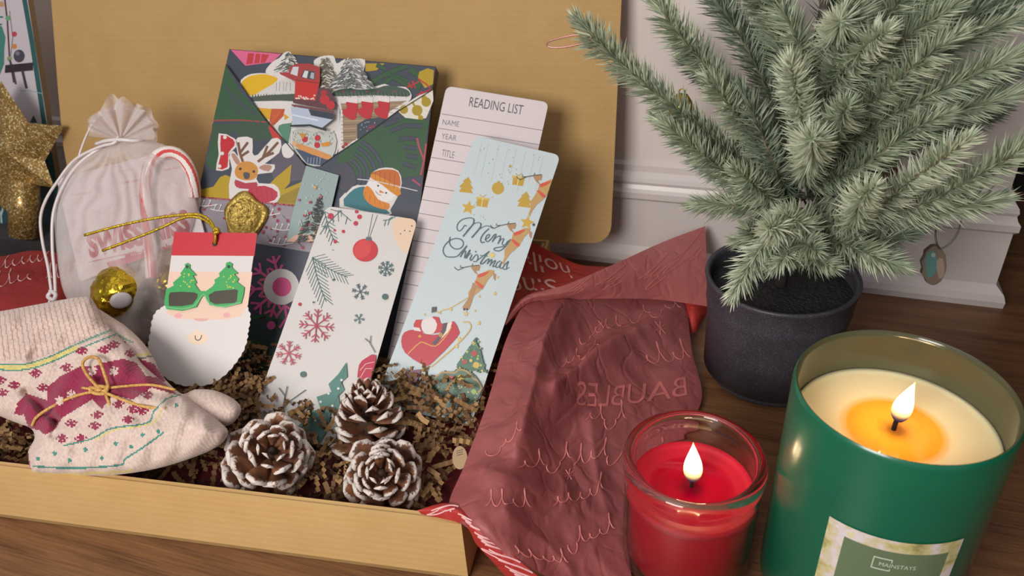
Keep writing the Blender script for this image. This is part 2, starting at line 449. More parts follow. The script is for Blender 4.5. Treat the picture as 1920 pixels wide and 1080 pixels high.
m.lathe([(.001, .008), (Gi-.003, .008), (Gi, .014), (Gi, ZG+.0012), (Gi-.0015, ZG+.0004), (Gi-.005, ZG), (.03, ZG), (.015, ZG), (.0008, ZG)], GC, 0, 72)
m.build('wax', WAXC, gc, True)
m = MB(); wp = Vector(GC); 
m.tube([wp+Vector((0, 0, ZG-.003)), wp+Vector((0, 0, ZG+.005)), wp+Vector((.0015, 0, ZG+.010))], .0012, 0, 8); m.build('wick', WICK, gc)
flame(gc, wp+Vector((.0008, 0, ZG+.0055)), .026, (.10, 0))
point('green_candle_light', wp+Vector((.001, 0, ZG+.022)), .12, (1, .66, .34))
# label wrapped round the glass
def cyl_px(px, py, R, C):
    r = ray(px, py); ox, oy = CAM.x-C.x, CAM.y-C.y
    A = r.x**2+r.y**2; B = 2*(ox*r.x+oy*r.y); Cc = ox*ox+oy*oy-R*R; D = B*B-4*A*Cc
    t = (-B-math.sqrt(max(D, 0)))/(2*A); p = CAM+r*t
    return math.atan2(p.y-C.y, p.x-C.x), p.z
aL, zL = cyl_px(1553, 980, GR, GC); aR, zR = cyl_px(1812, 995, GR, GC)
print('label', math.degrees(aL), zL, math.degrees(aR), zR)
ZT = (zL+zR)/2; 
m = MB()
def cylpatch(a0, a1, z0, z1, off, mi, n=28):
    vs = []; fs = []
    for i in range(n+1):
        a = a0+(a1-a0)*i/n
        for z in (z0, z1): vs.append(GC+Vector(((GR+off)*math.cos(a), (GR+off)*math.sin(a), z)))
    for i in range(n): fs.append((2*i, 2*i+2, 2*i+3, 2*i+1))
    m.add(vs, fs, mi)
LBL_EDGE = mat('floral_label_edge', lambda t: (t.link(t.ramp(t.noise(t.coords(), 75, 3, .6), [(.3, '#8f8a55'), (.45, '#c9c08a'), (.6, '#ddd3dd'), (.75, '#d8d070')]), t.b.inputs['Base Color']), t.set(Roughness=.4)))
dz = .060
da = (aR-aL)
cylpatch(aL, aR, ZT-dz, ZT, .0003, 0)
cylpatch(aL+da*.14, aR-da*.10, ZT-dz+.008, ZT-.0075, .0004, 1)
# mark: square outline with the name running out of it
def cst(x0, x1, z0, z1): cylpatch(aL+da*x0, aL+da*x1, ZT+z0, ZT+z1, .0006, 2, 4)
cst(.37, .375+.003, -.0210, -.0125); cst(.37, .505, -.0133, -.0125); cst(.37, .505, -.0210, -.0202); cst(.498, .505, -.0150, -.0125); cst(.498, .505, -.0210, -.0192)
vs, fs = text_tris('MAINSTAYS')
m.add([GC+Vector(((GR+.0006)*math.cos(a), (GR+.0006)*math.sin(a), ZT-.0182+v.y*.0026)) for v in vs for a in [aL+da*(.42+.26*v.x)]], fs, 2)
m.build('label', [LBL_EDGE, ink('#66795c'), ink('#c8d2c4')], gc)
# ------------------------------------------------------------------ lights
def area_light(name, loc, target, size, e, col, sy=None):
    l = bpy.data.lights.new(name, 'AREA'); l.energy = e; l.size = size; l.color = col
    if sy: l.shape = 'RECTANGLE'; l.size_y = sy
    o = bpy.data.objects.new(name, l); COL.objects.link(o); o.location = loc
    o.rotation_euler = (Vector(target)-Vector(loc)).to_track_quat('-Z', 'Y').to_euler(); return o
area_light('room_lamp', (-.28, -.42, .58), (-.15, .45, .08), .36, 8.1, (1, .94, .88))
area_light('overhead_fill', (-.4, .1, 1.4), (-.1, .5, 0), .9, 2.6, (1, .95, .92))  # added fill from above, lifts the wall and weakens shadows
w = bpy.data.worlds.new('world'); sc.world = w; w.use_nodes = True
w.node_tree.nodes['Background'].inputs[0].default_value = (.85, .80, .82, 1); w.node_tree.nodes['Background'].inputs[1].default_value = .34
# ------------------------------------------------------------------ cards, books and prints
def Zm(s, ox, oy): return lambda p: [(x/s+ox, y/s+oy) for x, y in p]
A3 = Zm(3, 350, 60); A4 = Zm(2.8417, 340, 340); A5 = Zm(2.5725, 700, 140); A6 = Zm(3, 680, 480)
A7 = Zm(6.75, 820, 380); A10 = Zm(3.858, 420, 80); A11 = Zm(3.858, 540, 80); AS = Zm(4.908, 150, 520)
def on(px, z, lean, yaw): return Plane(onz(px[0], px[1], z), lean, yaw)
PB = on((514, 690), .015, 38, 14)
PR = on((800, 757), .012, 43, 11)
PL = on((790, 768), .022, 43, 11)
PW = on((562, 822), .016, 50, 14)
PT = on((368, 722), .046, 40, 16)
NAVY, GRN, OUTL = '#3a4150', '#2c5234', '#161f1e'
MUST, PINKC, REDC, WHT = '#ab9018', '#dd5f92', '#b5222c', '#d2cecc'
def leaf_arcs(a, cx, cy, r0, r1, nr, a0, a1, w, col=GRN):
    for k in range(nr):
        r = r0+(r1-r0)*k/(nr-1)
        a.line([(cx+r*math.cos(math.radians(a0+(a1-a0)*i/8)), cy+r*.9*math.sin(math.radians(a0+(a1-a0)*i/8))) for i in range(9)], w, col)
# -- the wrapped book: body, then the folded pocket over it
body = [(430, 92), (817, 125), (728, 700), (300, 690)]
book = thing('wrapped_book', 'book wrapped in dark navy and green leaf-print paper with die-cut pictures in its pocket', 'book', tuple(PB.O))
a = Art(PB, body, NAVY, .014, '#2b2026')
P = a.poly; L = a.line
P(A3([(238, 88), (545, 112), (480, 170), (330, 190)]), '#cf5f88')
P(A3([(345, 118), (465, 128), (440, 172), (335, 182)]), '#b5303c')
L(A3([(385, 120), (375, 178)]), 3, '#cf5f88'); L(A3([(420, 122), (412, 176)]), 2, '#cf5f88')
P(A11([(560, 150), (700, 150), (640, 200), (560, 210)]), MUST)
for p, w in (([(600, 290), (720, 220), (860, 280)], 9), ([(700, 190), (640, 160)], 7), ([(740, 210), (860, 170)], 8), ([(640, 330), (760, 250), (900, 330)], 8), ([(880, 190), (960, 240), (930, 340)], 12)):
    L(A11(p), w+1.5, OUTL); L(A11(p), w, GRN)
P(A11([(950, 210), (1010, 185), (1055, 200), (1050, 300), (990, 330), (940, 250)]), MUST)
for p in ([(850, 330), (950, 280)], [(870, 290), (900, 330)], [(900, 275), (920, 330)], [(930, 380), (1030, 340)], [(960, 350), (990, 390)], [(940, 260), (1000, 300), (1030, 330)]): L(A11(p), 2.5, REDC)
L([(430, 92), (817, 125)], 1.6, '#16171c')
a.build('wrapping_body', book)
# die-cuts slipped into the pocket: each its own card
def die(name, label, cat, h, outline, border=WHT):
    d = Art(PB.up(h), outline, border, .0004, clip=False); return d
def fuzzy(d, cx, cy, w, h, col, col2, n=60, sd=1, lean=.0):
    rr = random.Random(sd)
    for i in range(n):
        t = rr.random()**.7; y = cy-h*(1-t); x = cx+(rr.random()-.5)*w*(.25+t)*1.25 + lean*(1-t)
        l = 3+6*t; s_ = 1 if x > cx else -1
        d.line([(x-s_*l*.4, y-1), (x+s_*l*.6, y+2.2)], .9+rr.random()*.9, col if rr.random() < .72 else col2)
G = 'die-cut pictures in the book pocket'
d = die('t', '', '', .0006, smooth_pts(A10([(300, 215), (350, 140), (400, 110), (440, 70), (485, 72), (495, 150), (640, 165), (650, 130), (700, 100), (790, 95), (815, 150), (870, 120), (920, 118), (1020, 125), (1010, 230), (1080, 310), (900, 330), (840, 340), (835, 700), (780, 820), (500, 800), (480, 620), (520, 400), (400, 260)]), 3, True))
fuzzy(d, 542, 133, 32, 34, '#59605a', '#dcdcd8', 220, 1, 2)
fuzzy(d, 612, 165, 34, 56, '#6b6552', '#c9c8c0', 380, 2); fuzzy(d, 662, 168, 52, 54, '#6a7070', '#d8dada', 480, 3)
d.poly(A10([(495, 195), (545, 172), (640, 172), (712, 200), (712, 300), (685, 440), (530, 425), (535, 300), (430, 250), (420, 235), (490, 235)]), '#9c3334')
d.poly(A10([(540, 285), (705, 300), (680, 435), (535, 425)]), '#b8231f')
d.poly(A10([(500, 245), (520, 195), (560, 195), (550, 262)]), '#c3c6cc'); d.poly(A10([(575, 270), (600, 215), (680, 232), (672, 290)]), '#39404a')
d.poly(A10([(585, 268), (604, 222), (630, 226), (618, 278)]), '#c9ced2'); d.poly(A10([(640, 275), (650, 235), (672, 240), (668, 285)]), '#9aa6ae')
d.line(A10([(540, 290), (705, 312)]), 1.4, '#5a2a2a')
for i in range(22): 
    rr = random.Random(i); d.circ(556+rr.random()*40, 184+rr.random()*8, .9+rr.random(), '#d8c4c0')
d.poly(A10([(700, 345), (780, 350), (820, 430), (815, 510), (520, 455), (520, 425), (680, 440)]), '#57343a')
d.circ(*A10([(745, 430)])[0], 9, '#b3242c'); d.circ(*A10([(790, 470)])[0], 8, '#b3242c'); d.circ(*A10([(740, 385)])[0], 6, '#a02a34')
d.poly(A10([(505, 480), (640, 500), (650, 530), (810, 570), (720, 640), (520, 610)]), '#a9b5c8'); d.poly(A10([(630, 500), (812, 530), (805, 575), (650, 545)]), '#2c3442')
d.line(A10([(510, 470), (815, 520)]), 3, '#6e3038'); d.line(A10([(515, 540), (700, 580)]), 3, '#c9d2df')
d.line(A10([(500, 620), (640, 615), (760, 650)]), 4, '#22262c')
tag(d.build('truck_cutout'), 'die-cut picture of a red vintage truck with snowy pine trees, in the book pocket', 'paper cutout', G)
d = die('t', '', '', .0012, smooth_pts(A10([(115, 290), (170, 235), (260, 220), (350, 228), (390, 250), (480, 262), (525, 320), (520, 440), (495, 480), (510, 600), (480, 630), (470, 760), (380, 640), (250, 480), (160, 370)]), 3, True))
d.poly(A10([(125, 300), (180, 245), (270, 228), (340, 238), (385, 275), (200, 385)]), '#d3a80e', 3)
d.poly(A10([(200, 390), (300, 330), (420, 265), (480, 290), (515, 330), (512, 380), (300, 390)]), '#c9c6c4')
for x in (380, 405, 430, 455, 480): d.line(A10([(x, 285), (x-8+random.random()*16, 350)]), .9, '#77777c')
d.poly(A10([(190, 395), (330, 378), (515, 370), (512, 425), (400, 420), (210, 425)]), '#475248')
for k in range(16): d.poly(A10([(200+k*20, 395), (208+k*20, 372-k % 3*4), (216+k*20, 395)]), '#475248')
d.poly(A10([(225, 435), (400, 425), (505, 440), (490, 500), (440, 470), (300, 450)]), WHT)
d.poly(A10([(245, 470), (345, 480), (330, 560), (300, 545)]), '#c99a14'); d.poly(A10([(345, 478), (440, 480), (430, 530), (360, 600), (330, 570)]), '#b3472a')
for k in range(5): d.line(A10([(355+k*16, 485), (345+k*10, 590-k*14)]), .8, '#c9722c')
d.poly(A10([(430, 510), (470, 540), (440, 560)]), '#c99a14'); d.poly(A10([(400, 590), (495, 570), (485, 610), (465, 740), (390, 630)]), '#4d8068'); d.line(A10([(360, 610), (420, 580), (490, 572)]), 4.5, WHT)
tag(d.build('mountain_cutout'), 'die-cut picture of a yellow sun over a snowy mountain, left one in the book pocket', 'paper cutout', G)
d = die('t', '', '', .0018, smooth_pts(A11([(310, 395), (325, 345), (420, 315), (520, 325), (640, 315), (700, 298), (760, 320), (850, 320), (895, 380), (860, 440), (700, 560), (560, 700), (380, 810), (365, 780), (380, 500), (355, 440)]), 2, True))
d.poly(A11([(380, 440), (860, 420), (700, 520), (500, 690), (400, 760), (395, 500)]), '#8f7a62')
for k in range(11): d.line(A11([(385, 455+k*28), (500-k*1 if k > 4 else 840-k*40, 450+k*28)]), 1.3, '#6e5844' if k % 2 else '#b39a78')
d.poly(A11([(500, 590), (560, 555), (720, 530), (690, 590), (590, 660), (500, 700)]), '#38404e')
for k in range(14): d.circ(*A11([(520+random.random()*130, 570+random.random()*70)])[0], .7, '#c0c8d0')
d.line(A11([(580, 630), (590, 600), (600, 620), (612, 595), (618, 618), (630, 590)]), 1.3, '#a82c34', 2)
d.poly(A11([(330, 385), (340, 350), (430, 330), (520, 340), (640, 330), (720, 310), (850, 335), (885, 375), (840, 390), (640, 380), (480, 385)]), '#3d5248', 3)
for k in range(40): x = 335+k*13.5; d.line(A11([(x, 345+random.random()*30), (x+10, 385+random.random()*12)]), 1.1, '#5c6c62' if k % 2 else '#2f4238')
for x in (400, 575, 660, 770, 480): d.circ(*A11([(x, 355)])[0], 1.7, '#9c3038')
for x, y in ((425, 395), (535, 390), (655, 388)):
    d.poly(A11([(x, y+30), (x+78, y+40), (x+70, y+130), (x+60, y+160), (x+20, y+158), (x-28, y+120), (x-25, y+90), (x, y+80)]), '#b3242f', 3)
    d.poly(A11([(x, y), (x+82, y+12), (x+78, y+46), (x-4, y+34)]), '#d8d2d0')
d.circ(*A11([(420, 735)])[0], 3.5, '#a82c38'); d.circ(*A11([(400, 755)])[0], 3, '#7c3a3a')
tag(d.build('fireplace_cutout'), 'die-cut picture of three red stockings on a garlanded mantel, right one in the pocket', 'paper cutout', G)
d = die('t', '', '', .0022, smooth_pts(A10([(490, 640), (560, 628), (640, 650), (800, 655), (805, 780), (750, 870), (690, 893), (600, 880), (530, 800), (495, 740)]), 2, True), '#b9beb9')
for k in range(60):
    rr = random.Random(k); x = 500+rr.random()*295; y = 650+rr.random()*95; d.line(A10([(x, y), (x+rr.uniform(-14, 14), y-16)]), .8, '#5c6e68' if k % 3 else '#8a9690')
d.poly(A10([(515, 765), (775, 850), (700, 888), (600, 875)]), '#3a4a62'); d.poly(A10([(530, 740), (560, 735), (770, 815), (775, 840), (740, 845), (540, 770)]), '#c98a4a', 2)
for x, y in ((585, 700), (678, 690), (675, 742)): d.circ(*A10([(x, y)])[0], 5.5, '#b3242c')
d.poly(A10([(540, 655), (600, 660), (570, 700)]), '#b8862c'); d.poly(A10([(700, 730), (770, 715), (765, 750), (710, 752)]), '#c9862c'); d.circ(*A10([(512, 730)])[0], 5, '#c9a47c')
for k in range(5): d.line(A10([(610+k*22, 830), (605+k*22, 880)]), 1.1, '#8fa0b0')
tag(d.build('basket_cutout'), 'small die-cut picture of a fruit basket, lowest in the book pocket', 'paper cutout', G)
# pocket front
pk = [(424, 121), (451, 158), (498, 225), (539, 270), (575, 313), (602, 311), (631, 290), (670, 264), (742, 212), (812, 168), (784, 420), (728, 698), (302, 688)]
PK = PB.up(.0030)
a = Art(PK, pk, NAVY, .0006, '#2b2026', clip=False); P = a.poly; L = a.line
# left flap green leaves
P(A3([(218, 190), (300, 330), (440, 480), (455, 510), (150, 500)]), GRN)
P(A3([(145, 515), (460, 515), (500, 600), (330, 620), (270, 560), (130, 640)]), '#354c3c'); P(A3([(130, 640), (190, 560), (230, 700), (150, 780), (110, 740)]), GRN)
for k in range(6):
    x = 235+k*26; L(A3([(x-30, 300+k*25), (x, 330+k*22), (x+25, 400+k*12), (x+45, 470)]), 2.2, '#3b4250', 2)
L(A3([(150, 498), (300, 496), (462, 508)]), 2.4, '#9c3a38')
for k in range(5): L(A3([(300+k*38, 500), (340+k*30, 560), (330+k*36, 610)]), 3, '#2f5238', 2)
P(A3([(470, 510), (535, 600), (490, 610), (460, 540)]), '#b5352c')
# grey-lilac area + mustard leaves
P(A3([(500, 640), (560, 620), (670, 750), (650, 830), (500, 860), (470, 760)]), '#55505e')
P(A3([(590, 745), (580, 850), (530, 905), (420, 905), (500, 820)]), MUST); P(A3([(655, 840), (620, 970), (520, 968), (500, 905)]), MUST)
P(A3([(75, 920), (80, 885), (150, 870), (190, 815), (245, 815), (250, 940)]), MUST, 2); P(A3([(500, 935), (640, 870), (620, 965), (500, 960)]), '#8f7a18')
P(A3([(535, 650), (560, 625), (590, 640), (605, 680), (580, 708), (545, 700)]), WHT, 3)
# right flap: cream patch with mustard dots, then arcs of green
P(A11([(800, 500), (870, 430), (950, 380), (1048, 345), (1052, 420), (1000, 545), (930, 562), (850, 545)]), '#d4d0c4')
for x, y, r_ in ((1000, 430, 9), (935, 490, 10), (838, 485, 8), (960, 545, 5), (985, 400, 5)): a.circ(*A11([(x, y)])[0], r_, '#a08a1c')
L(A11([(935, 490), (900, 430)]), 4, '#a08a1c'); L(A11([(935, 490), (960, 550)]), 5, '#a08a1c')
P(A11([(345, 880), (380, 800), (500, 710), (700, 580), (860, 545), (1020, 565), (1000, 700), (960, 960), (700, 1000), (490, 960), (450, 860)]), GRN)
for r0 in (18, 30, 42, 54, 66):
    pts = []
    for i in range(9):
        an = math.radians(-62+i*13); pts.append((642+r0*1.15*math.cos(an)*1.0, 345-16+r0*1.1*math.sin(an)))
    L(pts, 7.5, OUTL); L(pts, 5.8, '#3d4658')
for p in ([(740, 640), (850, 600), (970, 605)], [(800, 700), (880, 690), (950, 705)], [(840, 755), (930, 765)], [(850, 815), (940, 830)], [(830, 870), (925, 905)], [(690, 600), (800, 560)]): L(A11(p), 9, OUTL); L(A11(p), 7.6, '#3a4150')
L(A11([(640, 650), (740, 760), (800, 900), (860, 930)]), 12, GRN, 3)
P(A11([(345, 900), (420, 860), (480, 930), (500, 1010), (420, 1090), (260, 960)]), '#42424f')
for p in ([(935, 690), (950, 760), (985, 850)], [(1000, 730), (985, 850), (960, 960)], [(900, 990), (960, 1035)]): L(A11(p), 3.5, '#a84458', 2)
L(A3([(960, 828), (1060, 838), (1300, 895)]), 1.6, '#c9c9c9')
# lower part
P([(436, 610), (560, 580), (560, 700), (440, 700)], '#2c3c40')
for p in ([(470, 600), (500, 590), (520, 620)], [(450, 650), (480, 640), (500, 660), (490, 690)], [(700, 560), (735, 520)], [(520, 560), (560, 540)], [(480, 700), (530, 650)], [(700, 640), (720, 600)]): L(p, 9, OUTL, 3); L(p, 7.5, GRN, 3)
L([(480, 672), (520, 682)], 4, '#a83a38'); P([(480, 520), (500, 505), (540, 600), (500, 600)], '#31503a')
# big pink flake with white dot
def flake_arm(x0, y0, x1, y1, w, col, n=2):
    L([(x0, y0), (x1, y1)], w, col)
    dx, dy = x1-x0, y1-y0
    for k in range(n):
        t = .45+.3*k; ax, ay = x0+dx*t, y0+dy*t
        for s_ in (1, -1):
            an = math.atan2(dy, dx)+s_*.8; l = math.hypot(dx, dy)*.30; L([(ax, ay), (ax+l*math.cos(an), ay+l*math.sin(an))], w*.85, col)
for an, l in ((80, 78), (140, 66), (175, 66), (215, 62), (255, 60), (20, 70), (110, 60)):
    an_ = math.radians(an); flake_arm(528, 538, 528+l*math.cos(an_), 538+l*math.sin(an_), 5, '#cc5590')
a.circ(509, 610, 8, '#cc5590'); a.circ(528, 538, 33.5, WHT, 34); a.circ(529, 538, 18, '#d8568e', 18)
L(pk[:5], 1.6, '#0f1014'); L(pk[5:10], 1.6, '#0f1014')
a.build('pocket', book)
# ribbon band of berry print with red glitter edges
a = Art(PB.up(.0036), A3([(75, 925), (640, 975), (900, 1000), (840, 1265), (700, 1240), (20, 1130)]), '#8e8690', .0004, clip=True)
for k in range(70):
    rr = random.Random(k+5); x = rr.uniform(362, 640); y = rr.uniform(372, 470)
    a.circ(x, y, rr.choice((2.2, 2.8, 3.2)), rr.choice(('#8a2440', '#7a1c34', '#9c3450')))
    if k % 3 == 0: a.line([(x, y), (x+rr.uniform(-12, 12), y-rr.uniform(4, 14))], .9, '#4a4450')
for x0, y0 in ((363, 383), (510, 428), (505, 455), (480, 400), (395, 392), (590, 440)):
    a.line([(x0, y0), (x0+22, y0+4), (x0+46, y0)], 1.8, WHT, 3)
    for k in (6, 16, 28): a.line([(x0+k, y0+3), (x0+k+4, y0-6)], 1.6, WHT); a.circ(x0+k+4, y0-7, 1.7, WHT)
GLR = mat('red_glitter', lambda t: (t.link(t.ramp(t.noise(t.coords(), 1400, 1), [(.35, '#5c1020'), (.5, '#a82c44'), (.62, '#e8a0a8')]), t.b.inputs['Base Color']), t.set(Roughness=.25, Metallic=.5)))
a.line(A3([(72, 926), (640, 977), (880, 1000)]), 4.5, GLR); a.line([(340, 478), (480, 492), (640, 512)], 4, GLR)
a.build('ribbon_band', book)
# gold wax seal
SEAL = mat('gold_wax', lambda t: (t.link(t.ramp(t.noise(t.coords(), 260, 3), [(.3, '#8f7838'), (.7, '#c9ab5c')]), t.b.inputs['Base Color']), t.set(Roughness=.42, Metallic=.7), t.bump(t.noise(t.coords(), 420, 2), .8, .0015)))
PS = PB.up(.0038); m = MB(); c = PS.w(461, 408); R_ = (PS.w(500, 408)-c).length
def ringpts(rf, h, wob=.07, sx=1):
    out = []
    for k in range(40):
        an = 2*math.pi*k/40; rr_ = R_*rf*(1+wob*math.sin(3*an+1)+wob*.6*math.sin(5*an)+ (.20*max(0, math.cos(an-1.65))**8 if rf > .8 else 0))
        out.append(c+PS.u*rr_*math.cos(an)+PS.v*rr_*math.sin(an)*1.0+PS.n*h)
    return out
rings = [ringpts(1.0, 0), ringpts(1.04, .0014), ringpts(.98, .0034), ringpts(.86, .0042, .03), ringpts(.78, .0036, 0), ringpts(.74, .0026, 0), ringpts(.40, .0025, 0), ringpts(.02, .0024, 0)]
for i, rg in enumerate(rings):
    m.v += rg
    if i:
        for k in range(40): m.f.append(((i-1)*40+k, (i-1)*40+(k+1) % 40, i*40+(k+1) % 40, i*40+k)); m.m.append(0)
for q in range(9):
    an = q*2.4; r_ = R_*.5*math.sqrt((q+.5)/9); pt = c+PS.u*r_*math.cos(an)+PS.v*r_*math.sin(an)+PS.n*.0026
    m.tube([pt, pt+PS.u*.0025*math.cos(an*2)+PS.v*.0025*math.sin(an*2)+PS.n*.0006], .0008, 0, 6)
o = m.build('wax_seal', SEAL, book, True); o['label'] = 'round gold wax seal with a pressed motif'
# stickers on the pocket
a = Art(PK.up(.0003), smooth_pts(A3([(240, 945), (255, 770), (235, 690), (265, 670), (290, 700), (275, 610), (310, 590), (370, 600), (370, 680), (400, 690), (480, 600), (530, 610), (520, 680), (440, 740), (495, 745), (480, 790), (400, 800), (405, 850), (490, 855), (525, 900), (510, 955), (420, 972)]), 2, True), WHT, .0002, clip=False)
for p in ([(320, 740), (300, 680), (290, 620)], [(300, 680), (345, 620)], [(305, 700), (350, 670)], [(400, 730), (450, 690), (515, 620)], [(440, 700), (490, 680)], [(430, 705), (455, 640)]): a.line(A3(p), 5, '#6e4c3c', 3)
a.poly(A3([(250, 690), (270, 685), (300, 730), (280, 745)]), '#a88070', 2); a.poly(A3([(405, 765), (440, 745), (480, 755), (460, 785)]), '#a88070', 2)
a.poly(A3([(270, 780), (300, 735), (360, 730), (400, 765), (390, 820), (340, 835), (285, 820)]), '#c08638', 3); a.poly(A3([(320, 790), (355, 795), (350, 825), (325, 825)]), '#4c4a50', 2)
a.circ(*A3([(302, 770)])[0], 2.6, '#2c2a30'); a.circ(*A3([(378, 785)])[0], 2.6, '#2c2a30')
a.poly(A3([(275, 830), (330, 850), (395, 845), (385, 880), (300, 880), (272, 862)]), '#a83448', 2); a.poly(A3([(350, 880), (440, 865), (510, 900), (495, 945), (420, 960), (355, 930)]), '#b02c44', 2)
for k in range(5): a.line(A3([(365+k*27, 880), (380+k*26, 945)]), .8, '#8a2438')
o = a.build('reindeer_sticker', book)
a = Art(PK.up(.0003), smooth_pts(A3([(180, 570), (270, 600), (285, 640), (245, 680), (240, 740), (235, 770), (165, 778), (180, 690)]), 2, True), WHT, .0002, clip=False)
a.poly(A3([(192, 580), (262, 605), (268, 640), (235, 680), (230, 760), (175, 768), (192, 690)]), '#b5202a', 2)
for x, y in ((215, 592), (200, 683), (185, 755)): a.circ(*A3([(x, y)])[0], 3.4, WHT)
a.build('gift_sticker', book)
a = Art(PK.up(.0003), smooth_pts(A3([(860, 985), (900, 895), (960, 860), (1010, 860), (1050, 785), (1120, 762), (1190, 780), (1210, 850), (1185, 930), (1145, 1000), (1135, 1030)]), 2, True), WHT, .0002, clip=False)
a.poly(A3([(885, 978), (915, 905), (970, 872), (1020, 880), (1060, 960), (1130, 1005), (1120, 1025)]), '#28707a', 2)
a.poly(A3([(1020, 850), (1090, 830), (1175, 890), (1150, 950), (1060, 940)]), '#dcdad8', 3)
a.poly(A3([(1035, 800), (1070, 780), (1130, 772), (1190, 790), (1200, 870), (1140, 860), (1050, 830)]), '#b8601c', 3); a.poly(A3([(1035, 820), (1060, 800), (1200, 880), (1185, 925), (1100, 860)]), '#c9801c', 2)
a.poly(A3([(995, 890), (1015, 865), (1045, 890), (1080, 945), (1140, 965), (1130, 1000), (1050, 980), (1000, 935)]), '#d07c14', 2)
for k in range(5): a.line(A3([(1060+k*28, 785+k*3), (1062+k*26, 830+k*12)]), .8, '#8a4418')
for k in range(5): a.line(A3([(1005+k*26, 900+k*14), (1000+k*30, 945+k*10)]), .8, '#a05c10')
a.circ(*A3([(1077, 865)])[0], 1.8, '#24262c'); a.circ(*A3([(1122, 905)])[0], 1.8, '#24262c'); a.poly(A3([(1085, 888), (1115, 905), (1085, 905)]), '#c97a24'); a.line(A3([(1062, 895), (1080, 915), (1095, 918)]), .8, '#24262c')
a.build('snowman_sticker', book)
# tag with a little tree held in a hand
a = Art(PB.up(.0075), A3([(672, 752), (856, 806), (815, 985), (760, 1180), (560, 1180), (600, 1000)]), '#8da0a0', .0008, '#16181c', clip=True)
a.poly([(530, 460), (560, 438), (585, 440), (612, 400), (640, 420), (640, 520), (530, 490)], '#cfa893', 2)
for k in range(4): a.line([(535, 462+k*7), (575, 468+k*8)], .8, '#8d6c5c', 2)
rr = random.Random(4)
for k in range(330):
    t = rr.random()**.6; y = 362+t*92; x = 591-4*t-9*(t)+8+(rr.random()-.5)*54*t; s_ = 1 if x > 588-8*t else -1
    a.line([(x, y), (x+s_*(4+4*t), y+2.5)], 1.6, '#39423e' if k % 3 else '#262c2a')
for x, y in ((583, 380), (583, 400), (568, 430), (582, 422), (572, 405)): a.circ(x, y, 2.6, '#9c3440')
for x, y in ((576, 399), (584, 408), (564, 418)): a.line([(x-2, y+5), (x, y-5), (x+3, y+5)], 2, '#b8bab4')
a.star(592, 352, 5, '#c9a070'); a.circ(562, 376, 2.2, '#b04c60'); a.circ(603, 370, 2.5, '#b04c60')
for k in range(30): a.circ(rr.uniform(570, 628), rr.uniform(322, 400), .8, '#c8d4d2')
a.line([(560, 452), (561, 460)], 3, '#5a4a44')
tag(a.build('tree_tag'), 'grey-blue tag picturing a small tree held in a hand, tucked over the wrapped book', 'tag')
# -- white bookmark with ornaments
wq = rquad([(612, 386), (783, 412), (658, 842), (462, 812)], 14)
a = Art(PW, wq, '#cfccca', .0006, '#b8b4b0'); L = a.line; P = a.poly; TEAL = '#4c6c6c'
P(A4([(1140, 200), (1250, 190), (1245, 330), (1205, 385), (1150, 330), (1125, 250)]), '#e0c6ae', 3)
for x, y in ((1168, 280), (1190, 262), (1218, 266), (1228, 238)): a.circ(*A4([(x, y)])[0], 1.3, '#4a4a48')
def sprig(x0, y0, x1, y1, n, l, w=1.6, col=TEAL, bend=.15):
    dx, dy = x1-x0, y1-y0; an = math.atan2(dy, dx)
    pts = [(x0+dx*t-dy*bend*t*(1-t), y0+dy*t+dx*bend*t*(1-t)) for t in [i/8 for i in range(9)]]; L(pts, w, col)
    for k in range(n):
        t = k/n; bx_, by_ = x0+dx*t-dy*bend*t*(1-t), y0+dy*t+dx*bend*t*(1-t)
        for s_ in (1, -1):
            aa = an+s_*(.75-.15*t); ll = l*(1-.35*t); L([(bx_, by_), (bx_+ll*math.cos(aa), by_+ll*math.sin(aa))], w*.8, col)
sprig(585, 483, 652, 520, 11, 26); sprig(587, 483, 612, 566, 11, 30)
sprig(609, 397, 628, 455, 7, 20, 1.5); sprig(640, 395, 600, 440, 3, 12, 1.3)
L(A4([(795, 150), (850, 165), (905, 212)]), 1.2, TEAL); L(A4([(835, 165), (838, 215)]), 1.2, TEAL); L(A4([(885, 190), (875, 230)]), 1.4, TEAL)
for x, y, r_ in ((797, 186, 5.5), (950, 190, 4.4), (930, 225, 4.4), (935, 162, 3.5), (864, 268, 3.2), (821, 322, 3.4), (633, 656, 3.4), (818, 262, 2.4)): a.circ(*A4([(x, y)])[0], r_, '#b83a4c')
L(A4([(1020, 175), (995, 300)]), .9, '#6c7474'); L(A4([(1045, 180), (1003, 300)]), .9, '#6c7474')
a.circ(*A4([(981, 368)])[0], 23.5, '#c03a40', 21.5, 28); P(A4([(940, 330), (965, 315), (1010, 330), (1000, 390), (940, 410), (920, 370)]), '#cc4a4a', 3); P(A4([(985, 298), (1012, 298), (1016, 318), (984, 316)]), '#5c6c70')
L(A4([(1075, 210), (1110, 205), (1148, 185)]), 1.3, TEAL); L(A4([(1090, 208), (1082, 240)]), 1.2, TEAL); L(A4([(1110, 205), (1100, 235)]), 1.2, TEAL); L(A4([(1105, 205), (1125, 190)]), 1.2, TEAL)
def flake(x, y, r, col, w=1.3, n=6, rot=.2):
    for k in range(n):
        an = rot+2*math.pi*k/n; ex, ey = x+r*math.cos(an), y+r*math.sin(an)*.95; L([(x, y), (ex, ey)], w, col)
        for t in (.5, .75):
            for s_ in (1, -1):
                aa = an+s_*.8; l = r*.3; L([(x+r*t*math.cos(an), y+r*t*.95*math.sin(an)), (x+r*t*math.cos(an)+l*math.cos(aa), y+r*t*.95*math.sin(an)+l*math.sin(aa))], w*.85, col)
